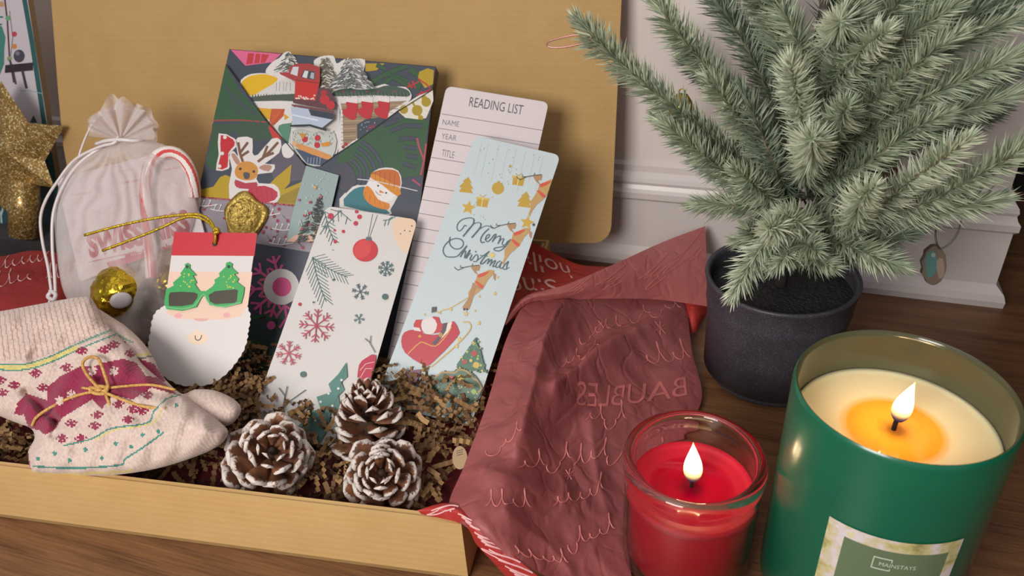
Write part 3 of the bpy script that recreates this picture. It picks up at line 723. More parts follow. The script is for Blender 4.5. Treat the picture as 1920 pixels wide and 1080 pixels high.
flake(*A4([(1092, 467)])[0], 15, TEAL, 1.7, 8); flake(*A4([(955, 590)])[0], 16, '#46626c', 1.5); flake(*A4([(948, 733)])[0], 10, '#5c787c', 1.5, 5)
flake(*A4([(722, 772)])[0], 33, '#b04458', 1.9, 8, .1); flake(*A4([(575, 918)])[0], 24, '#b84c5e', 1.7, 7, .3)
for x, y, r_ in ((1087, 618, 5.6), (813, 528, 2.3), (707, 648, 1.8), (652, 1031, 5.6), (810, 370, 1)): a.circ(*A4([(x, y)])[0], r_, TEAL)
L(A4([(980, 840), (1005, 860), (1035, 915)]), 1.5, '#5c605c'); L(A4([(1012, 825), (1008, 862)]), 1.3, '#5c605c')
P(A4([(940, 1060), (950, 980), (985, 945), (1040, 930), (1010, 1100), (940, 1100)]), '#b4344a', 2); L(A4([(955, 1010), (985, 975), (1030, 965)]), 1.4, '#d8a8b0'); L(A4([(950, 1060), (985, 1000), (1020, 1000)]), 1.4, '#d8a8b0')
B1 = Zm(2.7, 380, 680)
P(B1([(730, 0), (735, 75), (705, 100), (720, 140), (690, 170), (700, 230), (650, 260), (640, 330), (600, 400), (430, 400), (490, 320), (545, 250), (600, 235), (580, 175), (655, 150), (640, 110), (690, 60)]), '#4f8078')
L(B1([(725, 20), (690, 170), (620, 330)]), 1.1, '#3a645e')
for x, y in ((706, 90), (690, 133), (640, 158), (600, 200), (574, 293), (660, 220)): a.circ(*B1([(x, y)])[0], 2.4, '#cfd8d4')
for p in ([(395, 245), (440, 200), (525, 140)], [(410, 235), (420, 170), (390, 130)], [(420, 175), (432, 122)], [(460, 280), (485, 240), (490, 205)], [(465, 275), (525, 215)]): L(B1(p), 1.6, '#3c5054')
tag(a.build('ornament_bookmark'), 'white bookmark with a red bauble, pine sprigs and snowflakes, leaning before the wrapped book', 'bookmark')
# -- reading list bookmark
q = rquad([(837, 161), (1029, 192), (895, 790), (708, 755)], 13)
a = Art(PR, q, '#d3c9cc', .0006, '#a89ca0'); LC = '#6b6468'
a.text('READING LIST', A5([(460, 152)])[0], (258/2.5725, 41/2.5725), (3.2, -17.5), '#555056')
a.text('NAME', A5([(332, 240)])[0], (80/2.5725, 12/2.5725), (1.6, -9.8), '#77727a'); a.text('YEAR', A5([(327, 308)])[0], (72/2.5725, 12/2.5725), (1.6, -10.2), '#77727a'); a.text('TITLE', A5([(328, 392)])[0], (60/2.5725, 12/2.5725), (2, -12.5), '#77727a')
ly = [193, 262, 322, 403, 465, 542, 606, 672, 740, 803, 873, 945, 1010]
for k, y in enumerate(ly):
    x0, y0 = A5([(345-(y-193)*.235, y)])[0]; a.line([(x0-6, y0-1.6), (x0+192, y0+31)], 1.05, LC)
for k in range(9):
    y0 = 560+k*22.5; x0 = 758-(y0-560)*.2; a.line([(x0-6, y0-1), (x0+200, y0+34)], 1.05, LC)
tag(a.build('reading_list_bookmark'), 'white lined reading list bookmark standing behind the pale blue bookmark', 'bookmark')
# -- pale blue merry christmas bookmark
q = rquad([(891, 254), (1051, 291), (882, 800), (702, 755)], 14)
a = Art(PL, q, '#bccace', .0006, '#93a0a4'); L = a.line; P = a.poly; GOLD = '#b8973a'
for x, y0, y1 in ((522, 330, 480), (556, 330, 500), (606, 340, 520), (650, 350, 490), (690, 355, 480), (735, 370, 560), (780, 380, 520), (820, 390, 560)):
    L(A5([(x, y0), (x-(y1-y0)*.22, y1)]), .8, '#a9b4a8')
for c_ in ((447, 535), (728, 605)):
    x, y = c_; P(A5([(x+12, y-42), (x+28, y-12), (x+20, y-12), (x+36, y+16), (x+24, y+16), (x+34, y+38), (x-34, y+30), (x-22, y+10), (x-34, y+6), (x-10, y-18), (x-16, y-22)]), GOLD)
for x, y in ((700, 510), (527, 613)):
    P(A5([(x-26, y-14), (x+30, y-8), (x+22, y+28), (x-30, y+20)]), GOLD); P(A5([(x-30, y-24), (x+34, y-16), (x+32, y-6), (x-32, y-14)]), '#c9ac58'); L(A5([(x+2, y-22), (x-6, y+24)]), 1.4, '#d8cfa0'); L(A5([(x-14, y-34), (x, y-22), (x+18, y-34)]), 1.6, GOLD)
a.circ(*A5([(601, 548)])[0], 11.5, GOLD); P(A5([(600, 512), (612, 514), (610, 524), (598, 522)]), GOLD)
for x, y in ((459, 642), (742, 714)): a.star(*A5([(x, y)])[0], 14, '#c2a040')
a.star(*A5([(660, 442)])[0], 4, GOLD)
rr = random.Random(8)
for k in range(34): a.circ(*A5([(rr.uniform(440, 840), rr.uniform(350, 700))])[0], 1.0, rr.choice(('#8f9ca0', GOLD, '#9aa8ac')))
# reindeer
def deer(f, dx, dy):
    g = lambda p: f([(x+dx, y+dy) for x, y in p])
    P(g([(880, 285), (960, 262), (1000, 270), (985, 330), (940, 335), (980, 395), (920, 350)]), '#a8825c', 1)
    P(g([(960, 390), (1110, 320), (1180, 330), (1160, 380), (1100, 440), (1040, 545), (980, 600), (930, 640), (870, 720), (840, 790), (820, 770), (850, 690), (850, 600), (900, 530), (940, 460)]), '#b8935c', 1)
    P(g([(965, 385), (1010, 365), (1100, 340), (1110, 355), (1050, 400), (975, 425)]), '#c8503c'); P(g([(925, 465), (955, 460), (1045, 525), (1035, 555), (1000, 550)]), '#c8503c')
    P(g([(1160, 350), (1200, 380), (1190, 460), (1165, 430)]), '#a8825c')
    L(g([(680, 300), (720, 325), (800, 290), (890, 272), (990, 262)]), 1.6, '#4c4c48'); L(g([(750, 262), (745, 290), (790, 290)]), 1.5, '#4c4c48'); L(g([(905, 240), (895, 270)]), 1.3, '#5c5c58'); L(g([(680, 300), (672, 282)]), 1.3, '#4c4c48')
deer(A7, 0, 0); deer(A7, -455, 530); deer(A7, 330, -615)
P(A6([(640, 180), (600, 300), (580, 300), (560, 290), (600, 230), (620, 150), (680, 190)]), '#a8825c')
a.circ(*A6([(572, 300)])[0], 2.3, '#4a4038'); a.circ(*A6([(588, 300)])[0], 2.3, '#4a4038'); a.circ(*A7([(1220, 280)])[0], 2.6, '#4a5054')
a.star(*A7([(695, 665)])[0], 6, '#d8c070', 8, .6)
# lettering
TC = '#4e646a'
def scr(pts, w): L(A7(pts), w, TC, 4)
scr([(370, 300), (345, 290), (320, 330), (280, 360), (250, 330), (265, 260), (330, 210), (420, 195), (465, 215), (455, 270), (400, 340), (325, 430)], 1.7)
scr([(465, 215), (455, 270), (400, 340), (325, 430)], 2.6)
scr([(325, 430), (400, 330), (480, 262), (550, 262), (540, 320), (490, 380), (435, 445)], 1.5); scr([(550, 262), (540, 320), (435, 445)], 2.6)
scr([(435, 445), (520, 350), (600, 300), (650, 300), (700, 325), (740, 320)], 1.4); scr([(655, 330), (590, 390), (550, 460), (560, 505), (600, 500)], 2.2)
scr([(600, 470), (650, 440), (660, 405), (625, 420), (610, 470), (640, 495), (690, 450)], 1.9)
scr([(690, 450), (720, 410), (745, 405), (720, 450), (695, 500)], 2.1); scr([(700, 490), (745, 440), (770, 430)], 1.5)
scr([(770, 430), (800, 425), (790, 470), (765, 525)], 2.1); scr([(770, 515), (810, 465), (840, 455)], 1.5)
scr([(845, 460), (820, 520), (850, 540), (900, 480)], 1.9); scr([(925, 465), (860, 560), (790, 610), (730, 605), (720, 580), (790, 565), (860, 555)], 1.9)
scr([(165, 435), (155, 480), (165, 540), (220, 585), (290, 580), (330, 530), (310, 475), (240, 455), (160, 480), (90, 550), (75, 620), (110, 680), (180, 690), (250, 680), (300, 630), (375, 545)], 1.9)
scr([(375, 545), (330, 620), (290, 690)], 2.4); scr([(295, 680), (340, 620), (360, 620), (345, 680), (345, 705)], 1.8)
scr([(345, 705), (400, 620), (415, 600), (400, 640), (365, 710)], 1.9); scr([(370, 700), (410, 650), (430, 645)], 1.4)
scr([(440, 660), (415, 715), (430, 735)], 2.2); a.circ(*A7([(487, 622)])[0], 1.5, TC); scr([(430, 735), (490, 660), (515, 690), (495, 745), (455, 745)], 1.8)
scr([(500, 740), (560, 690), (660, 615)], 1.6); scr([(655, 620), (590, 700), (545, 770), (580, 770), (620, 730)], 2.3); scr([(540, 670), (640, 680)], 1.2)
scr([(620, 730), (655, 715), (630, 780)], 2); scr([(635, 770), (690, 720), (670, 790), (660, 800)], 1.9); scr([(665, 790), (720, 740), (735, 745), (700, 810), (740, 800)], 1.9)
scr([(800, 740), (760, 760), (740, 810), (770, 820), (815, 750)], 1.8); scr([(815, 750), (790, 820), (820, 830), (860, 780)], 2); scr([(860, 780), (900, 745), (880, 800), (870, 845), (830, 840)], 1.9); scr([(870, 845), (910, 820)], 1.3)
# sleigh
L(A6([(420, 315), (440, 325), (440, 310), (500, 290), (600, 230)]), 1.6, '#c9ab58', 3)
P(A6([(300, 360), (335, 358), (350, 380), (400, 340), (430, 345), (440, 380), (470, 380), (440, 430), (380, 440), (290, 420), (288, 385)]), '#b8303a')
P(A6([(218, 480), (235, 430), (290, 415), (340, 435), (400, 445), (450, 430), (500, 372), (520, 375), (542, 420), (530, 460), (380, 612), (330, 608), (240, 545)]), '#b4283c', 2)
P(A6([(335, 365), (390, 345), (420, 385), (400, 435), (360, 440), (335, 415)]), '#d6cfce', 2); P(A6([(285, 400), (320, 405), (330, 425), (290, 420)]), '#d6cfce')
P(A6([(455, 380), (478, 375), (470, 420), (410, 505), (392, 490), (440, 440)]), '#4a4650'); P(A6([(478, 380), (505, 372), (490, 420), (440, 470), (470, 420)]), '#ddd3c8'); a.circ(*A6([(440, 445)])[0], 4, '#a8873c')
P(A6([(390, 288), (418, 286), (416, 315), (388, 320)]), '#4c4a4c', 1)
L(A6([(255, 552), (320, 490), (350, 490), (410, 508), (470, 450), (500, 400)]), 1.9, '#c99a3c', 3); a.star(*A6([(322, 452)])[0], 4, '#c99a3c', 4)
L(A6([(385, 625), (480, 545), (560, 470), (608, 410), (600, 375), (565, 372)]), 2.2, '#c4a75c', 3)
L(A6([(460, 560), (520, 510)]), 1.5, '#c4a75c')
for x, y, r_ in ((745, 212, 3.2), (657, 228, 2.2), (497, 300, 3), (582, 325, 4), (655, 378, 3.4), (545, 470, 4), (530, 508, 3.6), (350, 330, 2), (760, 120, 2), (633, 310, 2)): a.star(*A6([(x, y)])[0], r_*1.4, '#d2b670')
# tree
for k in range(260):
    t = rr.random()**.6; y = 458+t*190; x = 636+(rr.random()-.5)*190*t*(1-.12*(int(t*5) % 2))-20*t; L(A6([(x, y), (x+rr.uniform(-14, 14), y+12)]), 2.6, rr.choice(('#3d6a55', '#2f5648', '#47745a')))
P(A6([(636, 470), (668, 540), (690, 640), (600, 640), (530, 615), (590, 530)]), '#3d6a55', 1)
for k in range(60):
    x = rr.uniform(500, 690); y = rr.uniform(480, 650)
    if abs(x-630) < (y-440)*.55: a.circ(*A6([(x, y)])[0], rr.uniform(1, 2.2), rr.choice(('#5c8a62', '#2f5648', '#6f9a58', '#bcb86c')))
for x, y, r_, c_ in ((630, 550, 5.5, '#a83c3c'), (576, 597, 4.5, '#a83c3c'), (642, 615, 6, '#c2a84c'), (560, 572, 2, '#c9b860'), (612, 590, 3, '#c9b860'), (625, 490, 2.5, '#c2a84c'), (650, 580, 2.5, '#9cb05c')): a.circ(*A6([(x, y)])[0], r_, c_)
# lower ball of greenery with gold scalloped edge
P(A6([(330, 760), (390, 700), (450, 660), (520, 650), (580, 640), (640, 680), (672, 750), (640, 820), (600, 905), (520, 920), (440, 890), (380, 840)]), '#4a6e5c', 2)
L(A6([(400, 700), (450, 655), (520, 660), (545, 640), (590, 650), (625, 690), (645, 700), (672, 745), (650, 770)]), 3.2, '#a8874c', 2)
P(A6([(230, 700), (250, 660), (330, 640), (300, 720), (240, 760)]), '#7c4458', 2)
for k in range(90):
    x = rr.uniform(400, 650); y = rr.uniform(670, 900)
    if math.hypot(x-530, y-780) < 125: a.circ(*A6([(x, y)])[0], rr.uniform(.9, 2), rr.choice(('#c9c078', '#6f9a6c', '#35564a', '#5c8a72', '#d0d0a0')))
for x, y, r_, c_ in ((557, 687, 6, '#c2a84c'), (588, 880, 6.5, '#c2a84c'), (560, 822, 6, '#a83c40'), (505, 690, 5, '#a83c40'), (630, 765, 5, '#8fb05c')): a.circ(*A6([(x, y)])[0], r_, c_)
a.text('Merry', A6([(440, 815)])[0], (18, -42), (7, 3), '#2c3430')
tag(a.build('christmas_bookmark'), 'pale blue Merry Christmas bookmark with gold ornaments, reindeer and a red sleigh', 'bookmark')
# -- Santa gift tag
st = [(327, 435), (482, 437), (464, 570)]
sc_ = AS([(1530, 260), (1562, 340), (1560, 420), (1545, 500), (1535, 580), (1500, 680), (1450, 760), (1380, 850), (1290, 930), (1180, 985), (1060, 1000), (930, 990), (820, 940), (720, 870), (660, 780), (632, 680), (632, 600), (650, 500), (665, 400), (700, 320), (760, 275)])
sc_ = smooth_pts(sc_, 8); cx, cy = 372, 640
out = [st[0], st[1]]
for i, p in enumerate(sc_):
    k = 1+.024*abs(math.sin(i*math.pi/5.2))-.008; out.append((cx+(p.x-cx)*k, cy+(p.y-cy)*k))
out.append((309, 572))
a = Art(PT, out, '#d4cfcf', .0008, '#a8a0a0', clip=False); L = a.line; P = a.poly
P([(327, 435), (482, 437), (477, 480), (321, 479)], '#be2230'); P([(317.5, 509), (473, 510), (465, 572), (452, 592), (430, 598), (390, 600), (340, 596), (318, 585), (309, 573)], '#e2c2ae')
P(AS([(820, 300), (1460, 270), (1440, 330), (1380, 375), (1180, 385), (1040, 385), (900, 380), (840, 350)]), '#e2c2ae', 2)
a.circ(*AS([(905, 352)])[0], 7, '#e0a4a8', 5); a.circ(*AS([(1350, 347)])[0], 7, '#e0a4a8', 5); P(AS([(1050, 380), (1180, 380), (1160, 400), (1080, 402)]), '#dba39c', 2)
P(AS([(985, 545), (1060, 500), (1085, 480), (1110, 505), (1180, 545), (1150, 600), (1090, 615), (1020, 605)]), '#e4ccb4', 3); L(AS([(1062, 535), (1062, 565), (1085, 580), (1110, 565), (1120, 530)]), 1.7, '#3a3434', 3)
# hole
a.circ(403, 457, 5, '#14100f')
a.build_parent = None
tg = a.build('santa_gift_tag'); tag(tg, 'Santa face gift tag with white beard and green tree sunglasses, on gold cord', 'gift tag')
# felt sunglasses with trees: raised part
A4s = A4
gl = A4([(-85, 600), (-80, 575), (-40, 555), (-45, 540), (0, 500), (-5, 490), (20, 455), (18, 442), (32, 435), (46, 445), (44, 462), (80, 500), (62, 502), (82, 540), (72, 548), (98, 585), (130, 585), (165, 560), (180, 540), (175, 525), (205, 505), (200, 490), (236, 455), (238, 435), (255, 428), (272, 440), (268, 458), (302, 490), (282, 495), (306, 520), (296, 535), (335, 565), (332, 600), (318, 650), (230, 672), (150, 660), (128, 612), (110, 612), (80, 670), (0, 690), (-80, 680), (-92, 650)])
a = Art(PT.up(.0013), gl, '#2fa052', .0012, '#1c7a3a', clip=False); L = a.line; P = a.poly
P(A4([(-68, 612), (-60, 592), (0, 588), (70, 592), (88, 600), (86, 620), (60, 655), (0, 666), (-66, 664)]), '#35301e', 1)
P(A4([(145, 605), (180, 585), (290, 575), (302, 580), (296, 640), (280, 648), (180, 655), (152, 640)]), '#35301e', 1)
L(A4([(-85, 668), (0, 680), (70, 662), (108, 608), (125, 606), (150, 655), (230, 668), (315, 645)]), 1.6, '#74b882', 2)
rr = random.Random(3)
for c0 in (30, 252):
    for k in range(16): a.circ(*A4([(c0+rr.uniform(-35, 35), rr.uniform(490, 570))])[0], 1.3, '#c0c850')
    a.circ(*A4([(c0+1, 455)])[0], 3, '#0f3c22')
o = a.build('tree_sunglasses', tg); o['label'] = 'green felt tree-topped sunglasses'
# ------------------------------------------------------------------ crinkle paper
def crinkle_fn(c1, c2):
    def fn(t):
        oi = t.add('ShaderNodeNewGeometry')
        t.link(t.ramp(oi.outputs['Random Per Island'], [(0, c1), (1, c2)]), t.b.inputs['Base Color']); t.set(Roughness=.8)
    return fn
CR = mat('crinkle_kraft', crinkle_fn('#664a32', '#a88558'))
def strip(m, p, az, pitch, roll, n, seg, amp, w, curl):
    d = Vector((math.cos(az)*math.cos(pitch), math.sin(az)*math.cos(pitch), math.sin(pitch)))
    s_ = d.cross(Vector((0, 0, 1))).normalized(); up = s_.cross(d)
    s2 = s_*math.cos(roll)+up*math.sin(roll); u2 = s2.cross(d)
    vs = []; pos = Vector(p)
    for i in range(n+1):
        a = curl*i; dd = d*math.cos(a)+s2*math.sin(a); ss = s2*math.cos(a)-d*math.sin(a)
        o = pos + u2*(amp if i % 2 else -amp)
        vs += [o-ss*w/2, o+ss*w/2]; pos = pos + dd*seg
    m.add(vs, [(2*i, 2*i+2, 2*i+3, 2*i+1) for i in range(n)])
m = MB(); rr = random.Random(21)
def topz(x, y):
    """height of the paper bed (box coordinates)"""
    z = .020 + .014*max(0, min(1, (y-.02)/.08)) - .010*max(0, min(1, (y-.16)/.06))
    z += .010*math.exp(-((x+.24)**2/.002+(y-.10)**2/.0016)) + .010*math.exp(-((x+.05)**2/.0012+(y-.12)**2/.002))
    return z
for k in range(2900):
    x = -BW+.035+(BW-.062)*rr.random(); y = .012+.24*rr.random()**.9
    zt = topz(x, y); z = .006+(zt-.006)*(1-rr.random()**1.9)
    az = rr.uniform(0, 6.28)
    if y < .032: az = ANG+rr.choice((0, math.pi))+rr.uniform(-.3, .3)
    strip(m, bx(x, y, z), az, rr.uniform(-.35, .35), rr.uniform(-1.2, 1.2), rr.randint(5, 9), .0024, .0010, rr.uniform(.0026, .0036), rr.uniform(-.08, .08))
def near(px, py, P, h):
    p = P.w(px, py, h)
    return p
for k in range(75):       # tufts spilling over the feet of the bookmarks
    px, py = rr.choice(((745, 705), (770, 722), (800, 700), (735, 740), (850, 760), (880, 775), (720, 715), (790, 745), (740, 690)))
    p = near(px+rr.uniform(-26, 26), py+rr.uniform(-8, 34), PL, rr.uniform(.002, .012))
    strip(m, p, rr.uniform(0, 6.28), rr.uniform(-.5, .4), rr.uniform(-1.2, 1.2), rr.randint(4, 8), .0022, .0010, .003, rr.uniform(-.1, .1))
for k in range(150):
    p = near(430+rr.uniform(-50, 55), 725+rr.uniform(-15, 50), PW, rr.uniform(.0, .02)-.01)
    strip(m, p, rr.uniform(0, 6.28), rr.uniform(-.5, .4), rr.uniform(-1.2, 1.2), rr.randint(4, 8), .0022, .0010, .003, rr.uniform(-.1, .1))
print('crinkle faces', len(m.f))
tag(m.build('crinkle_paper', CR), 'bed of shredded brown crinkle paper filling the cardboard box', 'shredded paper', kind='stuff')
# ------------------------------------------------------------------ tissue paper
def tissue_fn(c1, c2, tl=.3):
    def fn(t):
        v = t.coords(); t.link(t.ramp(t.noise(v, 14, 4), [(.3, c1), (.7, c2)]), t.b.inputs['Base Color']); t.set(Roughness=.5)
        a_ = t.add('ShaderNodeTexVoronoi', feature='DISTANCE_TO_EDGE'); a_.inputs['Scale'].default_value = 28
        nz = t.add('ShaderNodeTexNoise'); nz.inputs['Scale'].default_value = 20; t.link(v, nz.inputs['Vector'])
        mv = t.add('ShaderNodeMix', data_type='VECTOR'); mv.inputs[0].default_value = .12; t.link(v, mv.inputs[4]); t.link(nz.outputs['Color'], mv.inputs[5]); t.link(mv.outputs[1], a_.inputs['Vector'])
        sm = t.add('ShaderNodeMath', operation='MINIMUM'); sm.inputs[1].default_value = .12; t.link(a_.outputs['Distance'], sm.inputs[0])
        ad = t.add('ShaderNodeMath', operation='ADD'); n3 = t.noise(v, 60, 5, .6); mm = t.add('ShaderNodeMath', operation='MULTIPLY'); mm.inputs[1].default_value = .35; t.link(n3, mm.inputs[0]); t.link(sm.outputs[0], ad.inputs[0]); t.link(mm.outputs[0], ad.inputs[1])
        t.bump(ad.outputs[0], .55, .006)
        tr = t.add('ShaderNodeBsdfTranslucent'); tr.inputs['Color'].default_value = lin(c2)
        mx = t.add('ShaderNodeMixShader'); mx.inputs[0].default_value = tl
        t.link(t.b.outputs[0], mx.inputs[1]); t.link(tr.outputs[0], mx.inputs[2]); t.link(mx.outputs[0], t.out.inputs['Surface'])
    return fn
TIS = mat('red_tissue', tissue_fn('#a25456', '#b86c6c')); TISB = mat('bright_red_tissue', tissue_fn('#b8302f', '#cc4440'))
TISL = mat('rose_tissue', tissue_fn('#c06a6a', '#d08080'))
INKT = ink('#c06c69', .5); INKW = ink('#d8a8a8', .5)
def cr(p, t):
    """Catmull-Rom through list p at t in 0..1"""
    n = len(p)-1; f = min(max(t, 0), .99999)*n; i = int(f); f -= i
    a, b_, c, d = p[max(i-1, 0)], p[i], p[i+1], p[min(i+2, n)]
    return .5*((2*b_)+(c-a)*f+(2*a-5*b_+4*c-d)*f*f+(-a+3*b_-3*c+d)*f**3)
class Surf:
    def __init__(s, rows, wr=.004, freq=22, seed=0, folds=()):
        s.R = [[onz(x, y, z) for x, y, z in r] for r in rows]; s.wr = wr; s.fq = freq; s.sd = seed; s.folds = folds
    def at(s, u, v, off=0):
        p = cr([cr(r, u) for r in s.R], v)
        q = p*s.fq + Vector((s.sd*7.1, 0, 0))
        n1 = noise.noise(q); n2 = 1-abs(noise.noise(q*2.1+Vector((3, 1, 2))))*2; n3 = 1-abs(noise.noise(q*4.7))*2
        h = s.wr*(n1*.6+n2*.30+n3*.08)
        for (u0, v0, u1, v1, hh, w_) in s.folds:
            a = Vector((u0, v0)); b_ = Vector((u1, v1)); pt = Vector((u, v)); t = max(0, min(1, (pt-a).dot(b_-a)/(b_-a).length_squared))
            dd = (pt-(a+(b_-a)*t)).length; h += hh*max(0, 1-dd/w_)**1.5
        return p + Vector((-.1, -.35, .93))*(h*(4*max(.002, min(u, 1-u, .25)))**.5*(4*max(.002, min(v, 1-v, .25)))**.5 + off)
    def build(s, m, nu, nv, mi=0):
        vs = [s.at(i/nu, j/nv) for j in range(nv+1) for i in range(nu+1)]
        m.add(vs, [(j*(nu+1)+i, (j+1)*(nu+1)+i, (j+1)*(nu+1)+i+1, j*(nu+1)+i+1) for j in range(nv) for i in range(nu)], mi)
    def stroke(s, m, pts, w, mi):
        p = smooth_pts([(x, y, 0) for x, y in pts], 5); n = len(p); vs = []
        for i in range(n):
            q = s.at(p[i].x, p[i].y, .0005); a = s.at(p[max(i-1, 0)].x, p[max(i-1, 0)].y, .0005); b_ = s.at(p[min(i+1, n-1)].x, p[min(i+1, n-1)].y, .0005)
            t = b_-a
            if t.length < 1e-7: t = Vector((1, 0, 0))
            sd = t.cross(Vector((-.1, -.5, .86))).normalized()*w/2; vs += [q-sd, q+sd]
        m.add(vs, [(2*i, 2*i+2, 2*i+3, 2*i+1) for i in range(n-1)], mi)
    def text(s, m, st, u0, v0, du, dv, eu, ev, mi):
        vs, fs = text_tris(st)
        m.add([s.at(u0+v.x*du+v.y*eu, v0+v.x*dv+v.y*ev, .0006) for v in vs], fs, mi)
    def scribble(s, m, u, v, du, dv, h, n, w, mi, rr):
        """a word of looping handwriting"""
        pts = []; L_ = math.hypot(du, dv); sg = 1 if du > 0 else -1
        hs = [rr.choice((.4, .45, .5, 1.0, 1.1, -.6)) for _ in range(n)]; hs[0] = 1.1
        for k in range(n*10+1):
            i_ = min(k//10, n-1); ph = (k/10-i_)*2*math.pi
            hh = hs[i_]*(1-math.cos(ph))/2; tt = (k/10 + .22*math.sin(ph)*(1 if hs[i_] > 0 else -1))/n
            pts.append((u+du*tt-dv/L_*h*hh*sg*-.6+hh*h*.25*sg, v+dv*tt-h*hh))
        s.stroke(m, pts, w, mi)
rr = random.Random(12)
rows = [[(985, 562, .072), (1060, 561, .062), (1130, 560, .046), (1205, 558, .030), (1287, 554, .018)],
        [(948, 640, .066), (1018, 645, .066), (1100, 650, .040), (1195, 650, .024), (1296, 650, .013)],
        [(912, 760, .060), (985, 765, .062), (1080, 770, .036), (1180, 775, .020), (1312, 762, .006)],
        [(872, 870, .056), (955, 880, .058), (1050, 890, .032), (1130, 890, .013), (1200, 860, .004)],
        [(842, 952, .055), (930, 985, .055), (1035, 1000, .028), (1110, 1005, .011), (1176, 985, .003)],
        [(890, 1000, .052), (965, 1050, .042), (1045, 1090, .022), (1110, 1110, .009), (1190, 1120, .003)]]
S = Surf(rows, .0085, 20, 1, folds=((.98, .06, .42, .36, .022, .13), (.26, .0, .30, .5, .012, .12), (.15, .62, .55, .68, .006, .08), (.3, .75, .6, .92, .005, .07), (.6, .45, .85, .75, .004, .07)))
m = MB(); S.build(m, 90, 110)
S.text(m, 'BAUBLES', .93, .36, -.42, .04, .0, -.055, 1)
for u, v, du, dv, h, n in ((.95, .08, -.25, .03, .05, 5), (.98, .24, -.2, .03, .06, 4), (.66, .14, -.2, .04, .05, 4), (.60, .25, -.2, .03, .05, 4), (.92, .52, -.35, .05, .06, 6), (.8, .66, -.3, .05, .06, 5), (.9, .8, -.3, .04, .05, 5), (.55, .55, -.25, .05, .05, 4), (.3, .5, -.18, .05, .04, 3), (.6, .9, -.3, .02, .04, 5), (.75, .42, -.18, .02, .05, 4), (.4, .72, -.2, .02, .05, 4)):
    S.scribble(m, u, v, du, dv, h, n, .0007, 1, rr)
for u, v in ((.55, .13), (.85, .16), (.55, .6)):
    for k in range(4):
        an = k*math.pi/4; S.stroke(m, [(u-.03*math.cos(an), v-.02*math.sin(an)), (u, v), (u+.03*math.cos(an), v+.02*math.sin(an))], .0006, 1)
sheet = thing('tissue_sheet', 'large crumpled dull red tissue sheet with handwritten words, draped over the box side', 'tissue paper', tuple(onz(1040, 900, .0)))
m.build('tissue_drape', [TIS, INKT], sheet, True)
# bright underside lip along the front
S2 = Surf([[(782, 957, .055), (845, 944, .058), (905, 985, .057), (955, 1035, .046), (1020, 1090, .030)],
           [(786, 960, .054), (850, 956, .060), (900, 1005, .054), (940, 1050, .042), (995, 1095, .026)],
           [(790, 964, .052), (868, 984, .053), (893, 1020, .046), (925, 1055, .036), (965, 1100, .020)]], .002, 30, 3)
m = MB(); S2.build(m, 50, 8)
for u in (.1, .28, .45, .62, .8): S2.scribble(m, u, .6, .12, .02, .5, 3, .0008, 1, rr)
m.build('folded_edge', [TISB, INKW], sheet, True)
# strip folded back over the top, and the bright sheet behind
S3 = Surf([[(944, 600, .070), (985, 556, .074), (1060, 534, .074), (1150, 496, .068), (1240, 455, .060), (1322, 424, .056)],
           [(946, 604, .070), (988, 562, .076), (1066, 548, .070), (1150, 530, .060), (1240, 505, .050), (1326, 500, .040)],
           [(948, 610, .068), (992, 568, .072), (1068, 562, .060), (1150, 560, .048), (1235, 562, .032), (1330, 575, .020)]], .003, 24, 5)
m = MB(); S3.build(m, 70, 24)
for u, v, du in ((.35, .5, .12), (.52, .5, .12), (.7, .6, .12), (.84, .4, .1)): S3.scribble(m, u, v, du, .02, .3, 4, .0007, 1, rr)
m.build('folded_top', [TISL, INKT], sheet, True)
S4 = Surf([[(960, 440, .040), (1000, 455, .050), (1045, 478, .054), (1090, 497, .050), (1150, 500, .03)],
           [(940, 520, .060), (985, 525, .062), (1040, 530, .058), (1090, 535, .05), (1160, 540, .03)],
           [(930, 610, .062), (985, 590, .06), (1040, 580, .05), (1090, 575, .04), (1170, 570, .03)]], .004, 24, 8)
m = MB(); S4.build(m, 50, 40)
S4.text(m, 'holly', .62, .16, -.48, .02, .06, .22, 1)
S4.text(m, 'Sing', .5, .46, -.4, .04, .06, .24, 1)
m.build('tissue_back', [TISB, INKW], sheet, True)
S5 = Surf([[(1262, 556, .012), (1295, 556, .024), (1330, 552, .014)], [(1268, 580, .01), (1300, 590, .018), (1326, 584, .01)], [(1280, 612, .004), (1300, 625, .006), (1318, 600, .004)]], .001, 30, 9)
m = MB(); S5.build(m, 10, 10); m.build('tissue_corner', [TISB], sheet, True)
# left sheet
S6 = Surf([[(-120, 440, .062), (-20, 480, .064), (60, 470, .060), (120, 478, .055), (160, 500, .04)],
           [(-120, 540, .062), (-20, 540, .066), (60, 530, .062), (125, 535, .052), (165, 560, .035)],
           [(-120, 640, .060), (-20, 620, .055), (60, 600, .050), (130, 600, .04), (170, 610, .03)]], .005, 20, 11)
m = MB(); S6.build(m, 50, 40)
S6.scribble(m, .30, .28, .32, -.06, .22, 6, .0010, 1, rr); S6.scribble(m, .25, .5, .25, -.04, .18, 4, .0009, 1, rr); S6.scribble(m, .6, .45, .2, -.05, .18, 4, .0009, 1, rr)
tag(m.build('tissue_sheet', [mat('left_red_tissue', tissue_fn('#96282e', '#a93436')), INKW], None, True), 'crumpled red tissue with white writing at the left, behind the socks', 'tissue paper')
